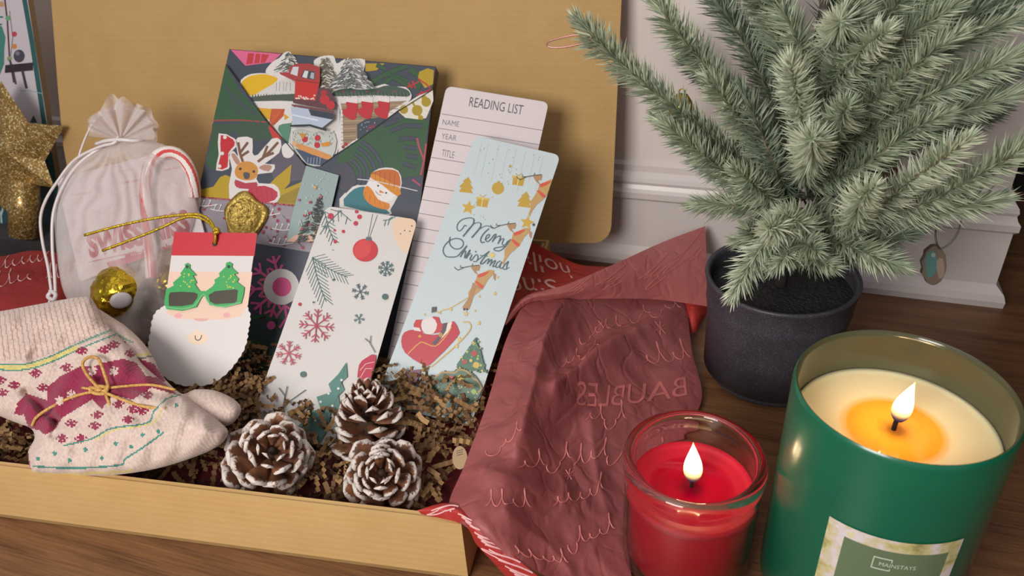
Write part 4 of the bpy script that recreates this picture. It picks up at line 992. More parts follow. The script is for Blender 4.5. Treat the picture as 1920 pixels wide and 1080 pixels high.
# lining under the crinkle paper
m = MB(); vs = []
nu, nv = 50, 26
for j in range(nv+1):
    for i in range(nu+1):
        x = -BW+.01+(BW-.022)*i/nu; y = .008+(BD-.03)*j/nv
        vs.append(bx(x, y, .0075+.003*noise.noise(Vector((x*40, y*40, 0)))+.014*max(0, (x+.05)/.05)**2))
m.add(vs, [(j*(nu+1)+i, j*(nu+1)+i+1, (j+1)*(nu+1)+i+1, (j+1)*(nu+1)+i) for j in range(nv) for i in range(nu)])
tag(m.build('tissue_lining', mat('maroon_tissue', tissue_fn('#6c2028', '#7c2c34')), None, True), 'maroon tissue lining seen in gaps under the shredded paper', 'tissue paper')
# small round kraft button half under the drape
PKB = on((862, 862), .042, 55, 12)
a = Art(PKB, [(862+14*math.cos(k*.3), 858+22*math.sin(k*.3)) for k in range(21)], '#a08560', .0012)
for y in (846, 850, 854): a.line([(856, y), (868, y-3)], 1.2, '#3a2c20')
tag(a.build('kraft_sticker'), 'small round tan card disc half hidden at the left edge of the red tissue', 'card disc')
# ------------------------------------------------------------------ pine cones
def cone_fn(t):
    tc = t.add('ShaderNodeTexCoord'); sp = t.add('ShaderNodeSeparateXYZ'); t.link(tc.outputs['Object'], sp.inputs[0])
    oi = t.add('ShaderNodeObjectInfo'); vv = t.add('ShaderNodeVectorMath', operation='ADD'); t.link(tc.outputs['Object'], vv.inputs[0]); t.link(oi.outputs['Random'], vv.inputs[1])
    nz = t.noise(vv.outputs[0], 420, 3, .6); nb = t.noise(vv.outputs[0], 120, 3)
    br = t.ramp(nb, [(.3, '#4a3026'), (.55, '#7c5038'), (.75, '#a06a44')])
    ab = t.add('ShaderNodeMath', operation='ABSOLUTE'); t.link(sp.outputs['Y'], ab.inputs[0])
    m1 = t.add('ShaderNodeMath', operation='MULTIPLY'); m1.inputs[1].default_value = .9; t.link(ab.outputs[0], m1.inputs[0])
    ad = t.add('ShaderNodeMath', operation='ADD'); t.link(sp.outputs['X'], ad.inputs[0]); t.link(m1.outputs[0], ad.inputs[1])
    m2 = t.add('ShaderNodeMath', operation='MULTIPLY'); m2.inputs[1].default_value = .0095; t.link(nz, m2.inputs[0])
    a2 = t.add('ShaderNodeMath', operation='ADD'); t.link(ad.outputs[0], a2.inputs[0]); t.link(m2.outputs[0], a2.inputs[1])
    g = t.add('ShaderNodeMath', operation='GREATER_THAN'); g.inputs[1].default_value = .0232
    mr = t.add('ShaderNodeMapRange'); mr.inputs[1].default_value = .0247; mr.inputs[2].default_value = .0262; t.link(a2.outputs[0], mr.inputs[0])
    mx = t.add('ShaderNodeMix', data_type='RGBA'); t.link(mr.outputs[0], mx.inputs[0]); t.link(br, mx.inputs[6]); mx.inputs[7].default_value = lin('#d2cac4')
    t.link(mx.outputs[2], t.b.inputs['Base Color']); t.set(Roughness=.6); t.bump(nz, .4, .0006)
CONE = mat('frosted_pinecone', cone_fn)
COREM = simple('pinecone_core', '#3a281f', .9)
def scale_mesh(ln=.021, wd=.0068):
    vs = []; fs = []; nx, ny = 9, 6
    for side in (1, -1):
        for i in range(nx+1):
            t = i/nx; w_ = wd*(.34+.66*math.sin(min(1, t*1.12)*math.pi/2)**1.2); 
            if t > .78: w_ *= math.sqrt(max(0.0, 1-((t-.78)/.225)**2))
            for j in range(ny+1):
                q = j/ny*2-1; x = ln*t; y = w_*q
                th = (.0004+.0011*t**2)*(1-q*q*.75)+.0009*max(0, (t-.62)/.38)*(1-q*q)
                z = .0045*t*t - .0016*q*q*(1-.3*t) + side*th
                vs.append((x, y, z))
    N = (nx+1)*(ny+1)
    for i in range(nx):
        for j in range(ny):
            a = i*(ny+1)+j; fs.append((a, a+ny+1, a+ny+2, a+1)); fs.append((N+a, N+a+1, N+a+ny+2, N+a+ny+1))
    for i in range(nx):
        for j in (0, ny):
            a = i*(ny+1)+j; fs.append((a, a+N, a+N+ny+1, a+ny+1) if j == 0 else (a, a+ny+1, a+N+ny+1, a+N))
    a = nx*(ny+1)
    for j in range(ny): fs.append((a+j, a+j+1, a+j+1+N, a+j+N)[::-1])
    me = bpy.data.meshes.new('scale'); me.from_pydata(vs, [], fs); me.materials.append(CONE); me.polygons.foreach_set('use_smooth', [True]*len(fs)); me.update(); return me
SCALE = scale_mesh()
def pinecone(c, axis, size, label, n=68, seed=0, squash=1.0, openk=1.0, wide=1.0):
    rr = random.Random(seed); c = Vector(c); ax = Vector(axis).normalized()
    q = ax.to_track_quat('Z', 'Y').to_matrix()
    root = thing('pinecone', label, 'pinecone', (c.x, c.y, c.z-size*.5), 'frosted pinecones at the front of the box')
    inv = mw(root).inverted(); m = MB(); Lh = size*.42
    m.tube([c+ax*(t*Lh) for t in (-1, -.6, 0, .6, 1.0)], [size*.05, size*.13, size*.12, size*.08, size*.02], 0, 10); m.build('core', COREM, root, True)
    for i in range(n):
        t = i/(n-1); az = i*2.39996+rr.uniform(-.2, .2)
        z = -Lh*.95+Lh*1.95*t**.92
        el = math.radians(-22+ (84)*t**1.25)*openk + rr.uniform(-.16, .16)
        sc_l = (.62+.55*math.sin(math.pi*min(1, .18+t*.80)))*(1-.30*t**3)*size/.052*.82
        rd = Vector((math.cos(az), math.sin(az), 0)); d = rd*math.cos(el)+Vector((0, 0, 1))*math.sin(el)
        up = (Vector((0, 0, 1))*math.cos(el)-rd*math.sin(el)); sd = up.cross(d)
        M = Matrix((d, sd, up)).transposed()
        W = q @ M; p = c + ax*z + (q@rd)*size*.05
        o = bpy.data.objects.new('scale', SCALE); COL.objects.link(o)
        s_ = sc_l*rr.uniform(.86, 1.1)
        o.parent = root; o.matrix_parent_inverse = inv
        o.matrix_basis = Matrix.Translation(p) @ W.to_4x4() @ Matrix.Diagonal((s_, s_*(1.12-.25*t)*wide, s_, 1))
    return root
def toward(p, dx, dy):
    """direction at p made of: towards the camera plus sideways and upwards turns"""
    v = (CAM-p).normalized(); r_ = Vector((1, 0, 0)); u_ = Vector((0, 0, 1))
    return v + r_*dx + u_*dy
c1 = onz(503, 862, .042); pinecone(c1, toward(c1, .30, .55), .070, 'brown frosted pinecone with wide open scales, nearest the sock toe', 48, 1, wide=1.08)
c3 = onz(719, 893, .036); pinecone(c3, toward(c3, -.05, .12), .062, 'round frosted pinecone facing forward, rightmost at the front wall of the box', 58, 5, wide=1.05)
c2 = onz(690, 792, .040); pinecone(c2, Vector((.10, .15, 1.0)), .060, 'greyish frosted pinecone standing upright behind the other two', 62, 9)
# ------------------------------------------------------------------ socks
def inside(x, y, poly):
    c = False; n = len(poly); j = n-1
    for i in range(n):
        xi, yi = poly[i]; xj, yj = poly[j]
        if (yi > y) != (yj > y) and x < (xj-xi)*(y-yi)/(yj-yi)+xi: c = not c
        j = i
    return c
def near_edge(x, y, poly):
    best = 1e9; bp = (x, y); n = len(poly)
    for i in range(n):
        x0, y0 = poly[i-1]; x1, y1 = poly[i]; dx, dy = x1-x0, y1-y0
        t = max(0, min(1, ((x-x0)*dx+(y-y0)*dy)/(dx*dx+dy*dy+1e-12))); qx, qy = x0+dx*t, y0+dy*t
        d = math.hypot(x-qx, y-qy)
        if d < best: best = d; bp = (qx, qy)
    return best, bp
class Paint:
    """coloured areas, looked up in order; the last one drawn wins"""
    def __init__(s, base): s.base = base; s.sh = []
    def poly(s, p, c):
        p = [tuple(q) for q in p]; s.sh.append((min(x for x, y in p), min(y for x, y in p), max(x for x, y in p), max(y for x, y in p), p, c))
    def line(s, p, w, c, sm=4):
        q = smooth_pts([(x, y, 0) for x, y in p], sm)
        for i in range(len(q)-1):
            d = (q[i+1]-q[i]); 
            if d.length < 1e-6: continue
            d.normalize(); n_ = Vector((-d.y, d.x, 0))*w/2; a, b_ = q[i]-d*w*.2, q[i+1]+d*w*.2
            s.poly([(a+n_).xy, (b_+n_).xy, (b_-n_).xy, (a-n_).xy], c)
    def dot(s, x, y, r, c): s.poly([(x-r, y-r*.6), (x, y-r), (x+r, y-r*.5), (x+r*.8, y+r*.7), (x-r*.5, y+r)], c)
    def at(s, x, y):
        for b in reversed(s.sh):
            if b[0] <= x <= b[2] and b[1] <= y <= b[3] and inside(x, y, b[4]): return b[5]
        return s.base
def pillow(outline, P, step, T_, R_, back, paint, hmod=None, sm=3):
    ol = [tuple(q.xy) for q in smooth_pts([(x, y, 0) for x, y in outline], sm, True)]
    x0 = min(x for x, y in ol); x1 = max(x for x, y in ol); y0 = min(y for x, y in ol); y1 = max(y for x, y in ol)
    nx = int((x1-x0)/step)+2; ny = int((y1-y0)/step)+2
    ins = {}; mats = []; V_ = []; F_ = []; Mi_ = []; idx = {}
    for j in range(ny+1):
        for i in range(nx+1): ins[i, j] = inside(x0+i*step, y0+j*step, ol)
    def vert(i, j, side):
        k = (i, j, side)
        if k not in idx:
            x, y = x0+i*step, y0+j*step; d, bp = near_edge(x, y, ol)
            if not ins[i, j]: x, y = bp; d = 0
            r = min(1, d/R_); h = math.sqrt(max(0, 1-(1-r)**2))
            hh = T_*h if side else -back*h
            if hmod: hh += hmod(x, y, d, side)*h
            idx[k] = len(V_); V_.append(P.w(x, y, hh))
        return idx[k]
    for j in range(ny):
        for i in range(nx):
            c = [(i, j), (i+1, j), (i+1, j+1), (i, j+1)]
            if not any(ins[q] for q in c): continue
            col = paint(x0+(i+.5)*step, y0+(j+.5)*step)
            if col not in mats: mats.append(col)
            mi = mats.index(col)
            F_.append(tuple(vert(a, b_, 1) for a, b_ in c)[::-1]); Mi_.append(mi)
            F_.append(tuple(vert(a, b_, 0) for a, b_ in c)); Mi_.append(0)
    return V_, F_, Mi_, mats
def knit_fn(hexc, rib=False):
    def fn(t):
        v = t.coords(); c = lin(hexc)[:3]; t.link(t.ramp(t.noise(v, 500, 2), [(.3, tuple(x*.85 for x in c)), (.7, tuple(min(1, x*1.08) for x in c))]), t.b.inputs['Base Color'])
        w1 = t.add('ShaderNodeTexWave', wave_type='BANDS', bands_direction='DIAGONAL'); w1.inputs['Scale'].default_value = 150; w1.inputs['Distortion'].default_value = 2; t.link(v, w1.inputs['Vector'])
        w2 = t.add('ShaderNodeTexWave', wave_type='BANDS', bands_direction='X'); w2.inputs['Scale'].default_value = 170; w2.inputs['Distortion'].default_value = 1; t.link(v, w2.inputs['Vector'])
        ad = t.add('ShaderNodeMath', operation='ADD'); t.link(w1.outputs['Fac'], ad.inputs[0]); t.link(w2.outputs['Fac'], ad.inputs[1])
        t.bump(ad.outputs[0], .35, .0005); t.set(Roughness=.95); t.b.inputs['Sheen Weight'].default_value = .25
    return fn
def knit(h): return mat('knit_'+h.strip('#'), knit_fn(h))
BEI, CRI, TEA, YEL, RIB_SHADE = '#cfbab0', '#8c2446', '#3d8478', '#cfc078', '#b3958b'
Z2 = Zm(2.25, 0, 420)
PS1 = on((200, 884), .050, 58, 8)
o1 = Z2([(-120, 380), (0, 368), (180, 335), (360, 305), (400, 335), (470, 440), (555, 530), (600, 590), (680, 660), (760, 718), (860, 785), (945, 850), (962, 885), (930, 930), (850, 972), (700, 1022), (560, 1050), (400, 1063), (200, 1056), (135, 1046), (118, 960), (146, 905), (130, 862), (60, 835), (-40, 795), (-120, 770)])
pt = Paint(BEI)
for k in range(26):     # cuff ribbing, its groove shade put in as darker lines
    x = -60+k*21; y0 = 375-max(0, (x+0))*.17; pt.line(Z2([(x-30, y0-6), (x-6+x*.10, min(600, 575-max(0, x-100)*.28))]), 2.6, RIB_SHADE, 1)
cuffline = [(-120, 590), (0, 603), (110, 602), (220, 568), (340, 512), (480, 455)]
pt.line(Z2(cuffline), 13, TEA); pt.line(Z2(cuffline), 8, YEL)
pt.line(Z2([(330, 516), (480, 455)]), 8, BEI); pt.line(Z2([(330, 508), (480, 446)]), 2.6, '#8fa08a')
rr = random.Random(6)
def motif(x, y, n=11, r=30, c=CRI):
    for dx, dy, q in ((0, 0, 4.5), (-12, -6, 3), (12, -8, 3), (-10, 9, 3), (12, 8, 3), (0, -14, 2.6), (1, 14, 2.6), (-22, 2, 2.4), (22, -3, 2.4)):
        if n < 10 and abs(dx) > 20: continue
        pt.dot(*Z2([(x+dx+rr.uniform(-1, 1), y+dy)])[0], q, c)
for x, y in ((150, 630), (60, 680), (180, 690), (0, 660), (345, 535), (480, 510), (440, 530), (280, 605), (550, 545), (-30, 720), (10, 710)): motif(x, y)
pt.poly(Z2([(200, 690), (250, 645), (340, 600), (400, 600), (440, 585), (520, 568), (575, 585), (615, 640), (672, 650), (750, 722), (640, 690), (560, 740), (480, 720), (430, 780), (390, 740), (330, 775), (260, 820), (230, 870), (190, 890), (165, 870), (120, 860), (95, 790), (70, 760), (110, 715), (200, 745)]), CRI)
pt.poly(Z2([(70, 770), (100, 750), (95, 810), (60, 800)]), CRI); pt.poly(Z2([(145, 905), (118, 960), (132, 1045), (112, 1045), (100, 900)]), CRI)
for x, y in ((480, 620), (300, 720), (390, 620), (250, 745)): motif(x, y, 9, 26, BEI)
for x, y in ((300, 840), (410, 805), (400, 850), (540, 825), (620, 720), (600, 790), (260, 905), (340, 905), (500, 760), (560, 780)): motif(x, y)
pt.line(Z2([(270, 935), (390, 905), (470, 862), (620, 840), (650, 790), (700, 740), (760, 720)]), 2.8, TEA); pt.line(Z2([(400, 912), (480, 870), (640, 842), (680, 780)]), 2.8, YEL)
for x, y in ((230, 968), (360, 952), (488, 927), (552, 940), (294, 998), (430, 988), (602, 890), (160, 990), (668, 875), (744, 765)): pt.dot(*Z2([(x, y)])[0], 4.2, TEA)
pt.line(Z2([(140, 1022), (300, 1030), (500, 1018), (530, 990), (600, 945), (690, 880)]), 3.4, TEA); pt.line(Z2([(140, 1052), (300, 1055), (500, 1046), (560, 1040)]), 5, YEL)
def sockmod(x, y, d, side):
    if not side: return 0
    def seg(x0, y0, x1, y1):
        dx, dy = x1-x0, y1-y0; t = max(0, min(1, ((x-x0)*dx+(y-y0)*dy)/(dx*dx+dy*dy))); return math.hypot(x-x0-dx*t, y-y0-dy*t)
    h = 0
    h -= .007*math.exp(-(seg(50, 735, 105, 790)/9)**2)                     # crease of the folded leg
    h -= .004*math.exp(-(seg(105, 790, 100, 815)/8)**2)
    h -= .005*math.exp(-(seg(70, 815, 200, 850)/14)**2)*0 + .003*math.exp(-(seg(60, 668, 200, 615)/10)**2)
    h -= .004*math.exp(-(seg(190, 715, 330, 745)/10)**2)                     # twine pulls it in
    h += .005*math.exp(-(seg(200, 800, 380, 800)/40)**2)
    h += .0012*math.sin(x*.13+y*.05)+.0012*noise.noise(Vector((x*.03, y*.03, 0)))*2
    return h
V_, F_, Mi_, cols = pillow(o1, PS1, 2.3, .016, 42, .008, pt.at, sockmod)
mk('knit_sock', V_, F_, [knit(c) for c in cols], Mi_, None, True)
s1 = bpy.data.objects['knit_sock']; tag(s1, 'beige and crimson patterned knit sock lying in front, tied with orange twine', 'sock', 'pair of knit socks')
pt2 = Paint(BEI)
pt2.poly(Z2([(560, 560), (650, 590), (700, 660), (640, 700), (560, 640)]), CRI); pt2.line(Z2([(400, 420), (560, 500)]), 4, '#7f9a8c'); pt2.line(Z2([(480, 570), (650, 560)]), 3, '#6b6f60'); pt2.line(Z2([(520, 560), (650, 545)]), 4, YEL)
for x, y in ((520, 500), (600, 620)): pt2.dot(*Z2([(x, y)])[0], 4, CRI)
PS2 = PS1.up(-.013)
o2 = Z2([(300, 330), (480, 398), (585, 480), (645, 560), (685, 640), (765, 716), (820, 698), (905, 702), (985, 738), (1018, 782), (985, 838), (915, 862), (720, 900), (420, 880), (220, 620)])
V_, F_, Mi_, cols = pillow(o2, PS2, 3, .013, 26, .006, pt2.at)
tag(mk('knit_sock', V_, F_, [knit(c) for c in cols], Mi_, None, True), 'matching beige knit sock underneath, its toe poking out behind the front sock', 'sock', 'pair of knit socks')
TW = mat('jute_twine', lambda t: (t.link(t.ramp(t.noise(t.coords(), 700, 2), [(.3, '#a87c3e'), (.7, '#d8ac66')]), t.b.inputs['Base Color']), t.set(Roughness=.9), t.bump(t.noise(t.coords(), 900, 2), .6, .0006)))
m = MB(); H1 = .0165
def twp(pts, r=.0010):
    p = smooth_pts([PS1.w(x, y, h) for (x, y), h in zip(Z2([(q[0], q[1]) for q in pts]), [q[2] for q in pts])], 6); m.tube(p, r, 0, 8)
twp([(425, 700, H1+.002), (370, 640, H1+.005), (348, 590, H1+.007), (375, 562, H1+.007), (415, 570, H1+.006), (440, 630, H1+.005), (456, 690, H1+.003), (430, 706, H1+.002)])
twp([(430, 702, H1+.002), (380, 690, H1+.003), (395, 712, H1+.003), (440, 715, H1+.003), (450, 690, H1+.002), (400, 684, H1+.002)], .0012)
twp([(420, 702, H1+.002), (310, 728, H1+.001), (210, 776, H1+.001), (155, 815, H1-.001), (136, 850, .010)])
twp([(430, 706, H1+.002), (520, 742, H1+.002), (610, 770, H1+.002), (700, 778, H1+.0015)])
twp([(440, 704, H1+.002), (458, 750, H1+.001), (475, 790, H1+.001), (482, 812, H1+.001)])
twp([(440, 694, H1+.001), (530, 684, H1), (640, 679, H1-.002), (740, 700, .010)], .0009)
twp([(425, 698, H1+.001), (370, 694, H1+.001), (345, 690, H1+.002)], .0009)
tag(m.build('twine_bow', TW, None, True), 'orange jute twine bow tied round the pair of socks', 'twine')
# ------------------------------------------------------------------ organza bag and what is inside
PG = on((215, 610), .040, 34, 10)
Z10 = Zm(4.697, 90, 190)
def organza_fn(lo, hi):
    def fn(t):
        t.b.inputs['Base Color'].default_value = lin('#e6dedd'); t.set(Roughness=.4); t.b.inputs['Sheen Weight'].default_value = .4
        tr = t.add('ShaderNodeBsdfTransparent'); tr.inputs['Color'].default_value = lin('#f4eeee')
        lw = t.add('ShaderNodeLayerWeight'); lw.inputs['Blend'].default_value = .5
        nz = t.noise(t.coords((1, 1, .25)), 160, 3, .6); ad = t.add('ShaderNodeMath', operation='MULTIPLY'); t.link(nz, ad.inputs[0]); ad.inputs[1].default_value = .22
        mr = t.add('ShaderNodeMapRange'); mr.inputs[1].default_value = .1; mr.inputs[2].default_value = .9; mr.inputs[3].default_value = lo; mr.inputs[4].default_value = hi; t.link(lw.outputs['Facing'], mr.inputs[0])
        a2 = t.add('ShaderNodeMath', operation='ADD'); t.link(ad.outputs[0], a2.inputs[0]); t.link(mr.outputs[0], a2.inputs[1])
        mx = t.add('ShaderNodeMixShader'); t.link(a2.outputs[0], mx.inputs[0]); t.link(tr.outputs[0], mx.inputs[1]); t.link(t.b.outputs[0], mx.inputs[2]); t.link(mx.outputs[0], t.out.inputs['Surface'])
    return fn
ORG = mat('white_organza', organza_fn(.15, .66))
bag = thing('organza_bag', 'sheer white organza drawstring bag of sweets at the left of the box', 'bag', tuple(PG.O))
ob = [(222, 262), (185, 274), (145, 298), (116, 335), (103, 390), (104, 450), (112, 520), (128, 565), (165, 605), (225, 640), (300, 640), (328, 570), (345, 480), (374, 392), (374, 335), (352, 296), (305, 270), (258, 262)]
def pleat(x, y, d, side):
    an = math.atan2(y-255, x-222); r = math.hypot(x-222, y-255)
    return (.0030*math.sin(an*26+noise.noise(Vector((x*.02, y*.02, 0)))*5)*min(1, r/60)*math.exp(-r/260)+.007*noise.noise(Vector((x*.022+9, y*.012, 0))))*(1 if side else .6)
V_, F_, Mi_, _c = pillow(ob, PG, 4, .021, 70, .004, lambda x, y: 0, pleat)
mk('bag_body', V_, F_, [ORG], None, bag, True)
# ruffled mouth above the drawn neck
m = MB(); nu, nv = 90, 10; vs = []
for lay in (0, 1):
    base = len(m.v); vs = []
    for j in range(nv+1):
        t = j/nv
        for i in range(nu+1):
            q = i/nu; an = math.radians(-172+172*q) if lay == 0 else math.radians(-160+165*q)
            R0 = 52 + 22*math.sin(q*math.pi) + 3*math.sin(q*40)
            rr_ = 6+(R0+ (6 if lay else 0))*t
            x = 226+rr_*math.cos(an)*1.02; y = 262+rr_*math.sin(an)*.88*(1 if q > .06 else .9)
            x += 7*t*noise.noise(Vector((q*9, lay*5, 0))); y += 16*t*t*noise.noise(Vector((q*7+3, lay*5, 1)))
            h = .006+.0045*math.sin(q*math.pi*13+lay*1.5+3*noise.noise(Vector((q*4, lay, 2))))*t**.6+ .004*t*(1 if lay == 0 else -.6)
            vs.append(PG.w(x, y, h))
    m.add(vs, [(j*(nu+1)+i, (j+1)*(nu+1)+i, (j+1)*(nu+1)+i+1, j*(nu+1)+i+1) for j in range(nv) for i in range(nu)])
m.build('bag_mouth', ORG, bag, True)
RIB = simple('white_satin_ribbon', '#dcd4d4', .3, var=.03)
m = MB()
def rb(pts, r=.0013, P_=PG): m.tube(smooth_pts([P_.w(x, y, h) for x, y, h in pts], 6), r, 0, 6)
rb([(180, 270, .006), (200, 264, .012), (225, 262, .014), (252, 264, .010), (268, 262, .004)], .0016)
rb([(222, 256, .012), (214, 268, .016), (185, 276, .014), (140, 300, .012), (108, 340, .012), (86, 375, .010), (76, 410, .008), (80, 455, .006), (90, 500, .006), (96, 545, .008)])
rb([(200, 270, .010), (150, 305, .014), (118, 350, .012), (100, 400, .010), (98, 460, .008), (102, 510, .007), (104, 550, .008)])
rb([(146, 300, .010), (152, 280, .010), (164, 250, .008), (180, 225, .004), (205, 208, .002), (230, 204, 0), (255, 212, .0), (275, 228, .002)], .0009)
rb([(94, 545, .008), (104, 552, .010), (100, 562, .010), (90, 556, .009), (98, 545, .008)], .0018); rb([(96, 556, .008), (92, 568, .008)], .0012); rb([(102, 556, .008), (106, 570, .007)], .0012)
m.build('drawstring', RIB, bag, True)
# cocoa sachet
PKT = PG.up(.004)
a = Art(PKT, rquad([(106, 336), (338, 276), (384, 440), (150, 528)], 6), '#d6ccce', .0015); RS = '#b03444'
a.text('SWISS MISS', (168, 482), (190, -48), (-8, -43), RS, .05); a.text('Milk Chocolate', (236, 486), (100, -23), (-3, -11), '#b84a58', .02)
a.line([(166, 492), (240, 476), (300, 470)], 2, '#c06a74', 3)
for o_, e_ in (((133, 368), (40, -5)), ((225, 346), (38, -6)), ((307, 322), (32, -7))): a.text('TEAR HERE', o_, e_, (-.6, -4.5), '#b85a64')
a.poly([(200, 492), (340, 456), (346, 470), (206, 508)], '#b8485a')
for k in range(5): a.line([(206+k*4, 506+k*5), (300+k*4, 482+k*5)], 1.1, '#8a7a80')
a.line([(112, 352), (342, 292)], .8, '#c4b8bc')
tag(a.build('cocoa_sachet'), 'white hot chocolate sachet with red lettering inside the organza bag', 'sachet')
# candy cane
cp = smooth_pts([PG.w(x, y, h) for x, y, h in [(*Z10([(x, y)])[0], h) for x, y, h in ((915, 1560, .011), (905, 1350, .012), (890, 1150, .012), (868, 950, .012), (858, 780, .013), (875, 640, .013), (925, 520, .013), (1010, 455, .013), (1105, 450, .013), (1190, 505, .012), (1250, 610, .011), (1275, 740, .010), (1280, 850, .009))]], 10)
m = MB(); m.tube(cp, .0050, lambda i, k: 1 if (k+i*.42) % 64 < 15 or 28 < (k+i*.42) % 64 < 34 or 42 < (k+i*.42) % 64 < 45 else 0, 64)
tag(m.build('candy_cane', [mat('candy_white', lambda t: (t.set(Base_Color=lin('#e8dcd8'), Roughness=.2, Subsurface_Weight=.2))), mat('candy_red', lambda t: t.set(Base_Color=lin('#cc4a48'), Roughness=.2))], None, True), 'red and white striped candy cane hooked inside the organza bag', 'candy cane')
# gold wrapped chocolate
GOLDF = mat('gold_foil', lambda t: (t.link(t.ramp(t.noise(t.coords(), 60, 3), [(.3, '#8f7414'), (.7, '#d8b838')]), t.b.inputs['Base Color']), t.set(Roughness=.24, Metallic=.9), t.bump(t.noise(t.coords(), 260, 2), .5, .0015)))
def choc(px, py, h, rpx, label, sticker=True):
    c = PG.w(px, py, h); r = (PG.w(px+rpx, py, h)-c).length
    root = thing('foil_chocolate', label, 'chocolate', (c.x, c.y, c.z-r))
    bm = bmesh_ico(4); vs = []
    for v in bm[0]:
        n1 = noise.noise(v*4.5); n2 = 1-abs(noise.noise(v*9))*2
        vs.append(c+v*r*(1+.05*n1+.05*n2))
    mk('foil_wrapper', vs, bm[1], GOLDF, None, root)
    if sticker:
        d = (CAM-c).normalized(); d = (d+Vector((-.12, 0, -.28))).normalized(); q = d.to_track_quat('Z', 'Y').to_matrix()
        m = MB(); n = 24
        for k, (rf, hh) in enumerate(((.0, 1.10), (.25, 1.098), (.36, 1.06), (.37, 1.03))):
            for i in range(n): an = 2*math.pi*i/n; m.v.append(c+q@Vector((rf*r*math.cos(an), rf*.82*r*math.sin(an), hh*r)))
        for k in range(3):
            for i in range(n): m.f.append((k*n+i, k*n+(i+1) % n, (k+1)*n+(i+1) % n, (k+1)*n+i)); m.m.append(0)
        m.build('sticker', simple('white_seal_paper', '#cfc8ca', .4), root, True)
import bmesh
def bmesh_ico(sub):
    b = bmesh.new(); bmesh.ops.create_icosphere(b, subdivisions=sub, radius=1)
    r = ([v.co.copy() for v in b.verts], [tuple(v.index for v in f.verts) for f in b.faces]); b.free(); return r
choc(227, 549, .010, 46, 'gold foil wrapped chocolate ball with a white oval sticker, at the bag bottom')
choc(318, 530, -.004, 30, 'second gold foil chocolate partly hidden behind the Santa tag', False)
# gold cord of the Santa tag
CORD = mat('gold_cord', lambda t: (t.set(Base_Color=lin('#b89c2c'), Roughness=.35, Metallic=.7), t.bump(t.noise(t.coords(), 1100, 1), .8, .0008)))
m = MB()
def cd(pts, r=.0011): m.tube(smooth_pts([PT.w(x, y, h) for x, y, h in pts], 6), r, 0, 8)
cd([(403, 457, .001), (404, 446, .003), (403, 432, .002), (394, 414, 0), (372, 402, 0), (330, 404, .002), (280, 411, .004), (220, 424, .006), (158, 441, .007)])
cd([(404, 446, .002), (398, 425, .001), (376, 409, 0), (345, 408, .0015), (300, 428, .004), (250, 448, .006), (192, 470, .007)])
cd([(400, 432, .003), (406, 429, .004), (409, 434, .003), (402, 437, .003)], .0016)
m.build('gold_cord', CORD, tg, True)
# ------------------------------------------------------------------ potted tree
ZP = .096
PC = onz(1467, 512, ZP); PC.z = 0
RP = (onz(1613, 520, ZP)-onz(1321, 504, ZP)).length/2
print('pot', PC, RP)
pot = thing('potted_tree', 'small frosted artificial pine tree in a dark grey speckled pot', 'tree', tuple(PC))
def pot_fn(t):
    v = t.coords(); a = t.noise(v, 2200, 1); c = t.noise(v, 40, 3)
    mx = t.add('ShaderNodeMix', data_type='RGBA'); mr = t.add('ShaderNodeMapRange'); mr.inputs[1].default_value = .64; mr.inputs[2].default_value = .70; t.link(a, mr.inputs[0]); t.link(mr.outputs[0], mx.inputs[0])
    t.link(t.ramp(c, [(.3, '#34343b'), (.7, '#403f47')]), mx.inputs[6]); mx.inputs[7].default_value = lin('#8c8c96')
    t.link(mx.outputs[2], t.b.inputs['Base Color']); t.set(Roughness=.45)
m = MB(); k = .80
m.lathe([(.001, .0008), (RP*k-.003, .0008), (RP*k, .003), (RP*k+.0005, .006), (RP*(.955), ZP*.74), (RP*.965, ZP*.76), (RP*.958, ZP*.78), (RP*.985, ZP-.006), (RP, ZP-.004), (RP*1.01, ZP-.002), (RP, ZP), (RP-.003, ZP-.001), (RP-.004, ZP-.004), (RP*.93, ZP*.75), (RP*.91, .012), (.001, .01)], PC, 0, 80)
m.build('pot', mat('speckled_pot', pot_fn), pot, True)
SOIL = mat('dark_soil', lambda t: (t.link(t.ramp(t.noise(t.coords(), 300, 3), [(.35, '#0f1012'), (.7, '#2a2a2e')]), t.b.inputs['Base Color']), t.set(Roughness=.7), t.bump(t.noise(t.coords(), 350, 3), 1, .003)))
m = MB(); m.lathe([(.001, ZP-.010), (RP*.5, ZP-.010), (RP*.94, ZP-.013)], PC, 0, 48); m.build('soil', SOIL, pot, True)
TRK = simple('brown_wire_trunk', '#4a4440', .8, var=.3, scale=120, bump=.6, bdist=.002)
def tp(z): return PC + Vector((.0, 0, z))
m = MB(); m.tube([tp(ZP-.02), tp(.14), tp(.20), tp(.26), tp(.315)], [.0045, .0042, .004, .004, .003], 0, 10); m.build('trunk', TRK, pot, True)
def needle_fn(c1, c2, c3):
    def fn(t):
        g = t.add('ShaderNodeNewGeometry'); t.link(t.ramp(g.outputs['Random Per Island'], [(0, c1), (.5, c2), (1, c3)]), t.b.inputs['Base Color']); t.set(Roughness=.6)
    return fn
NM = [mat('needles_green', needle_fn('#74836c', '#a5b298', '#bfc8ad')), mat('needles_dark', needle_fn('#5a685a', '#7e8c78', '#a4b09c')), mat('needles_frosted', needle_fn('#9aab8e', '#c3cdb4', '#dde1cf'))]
TWG = simple('twig', '#75705a', .8)
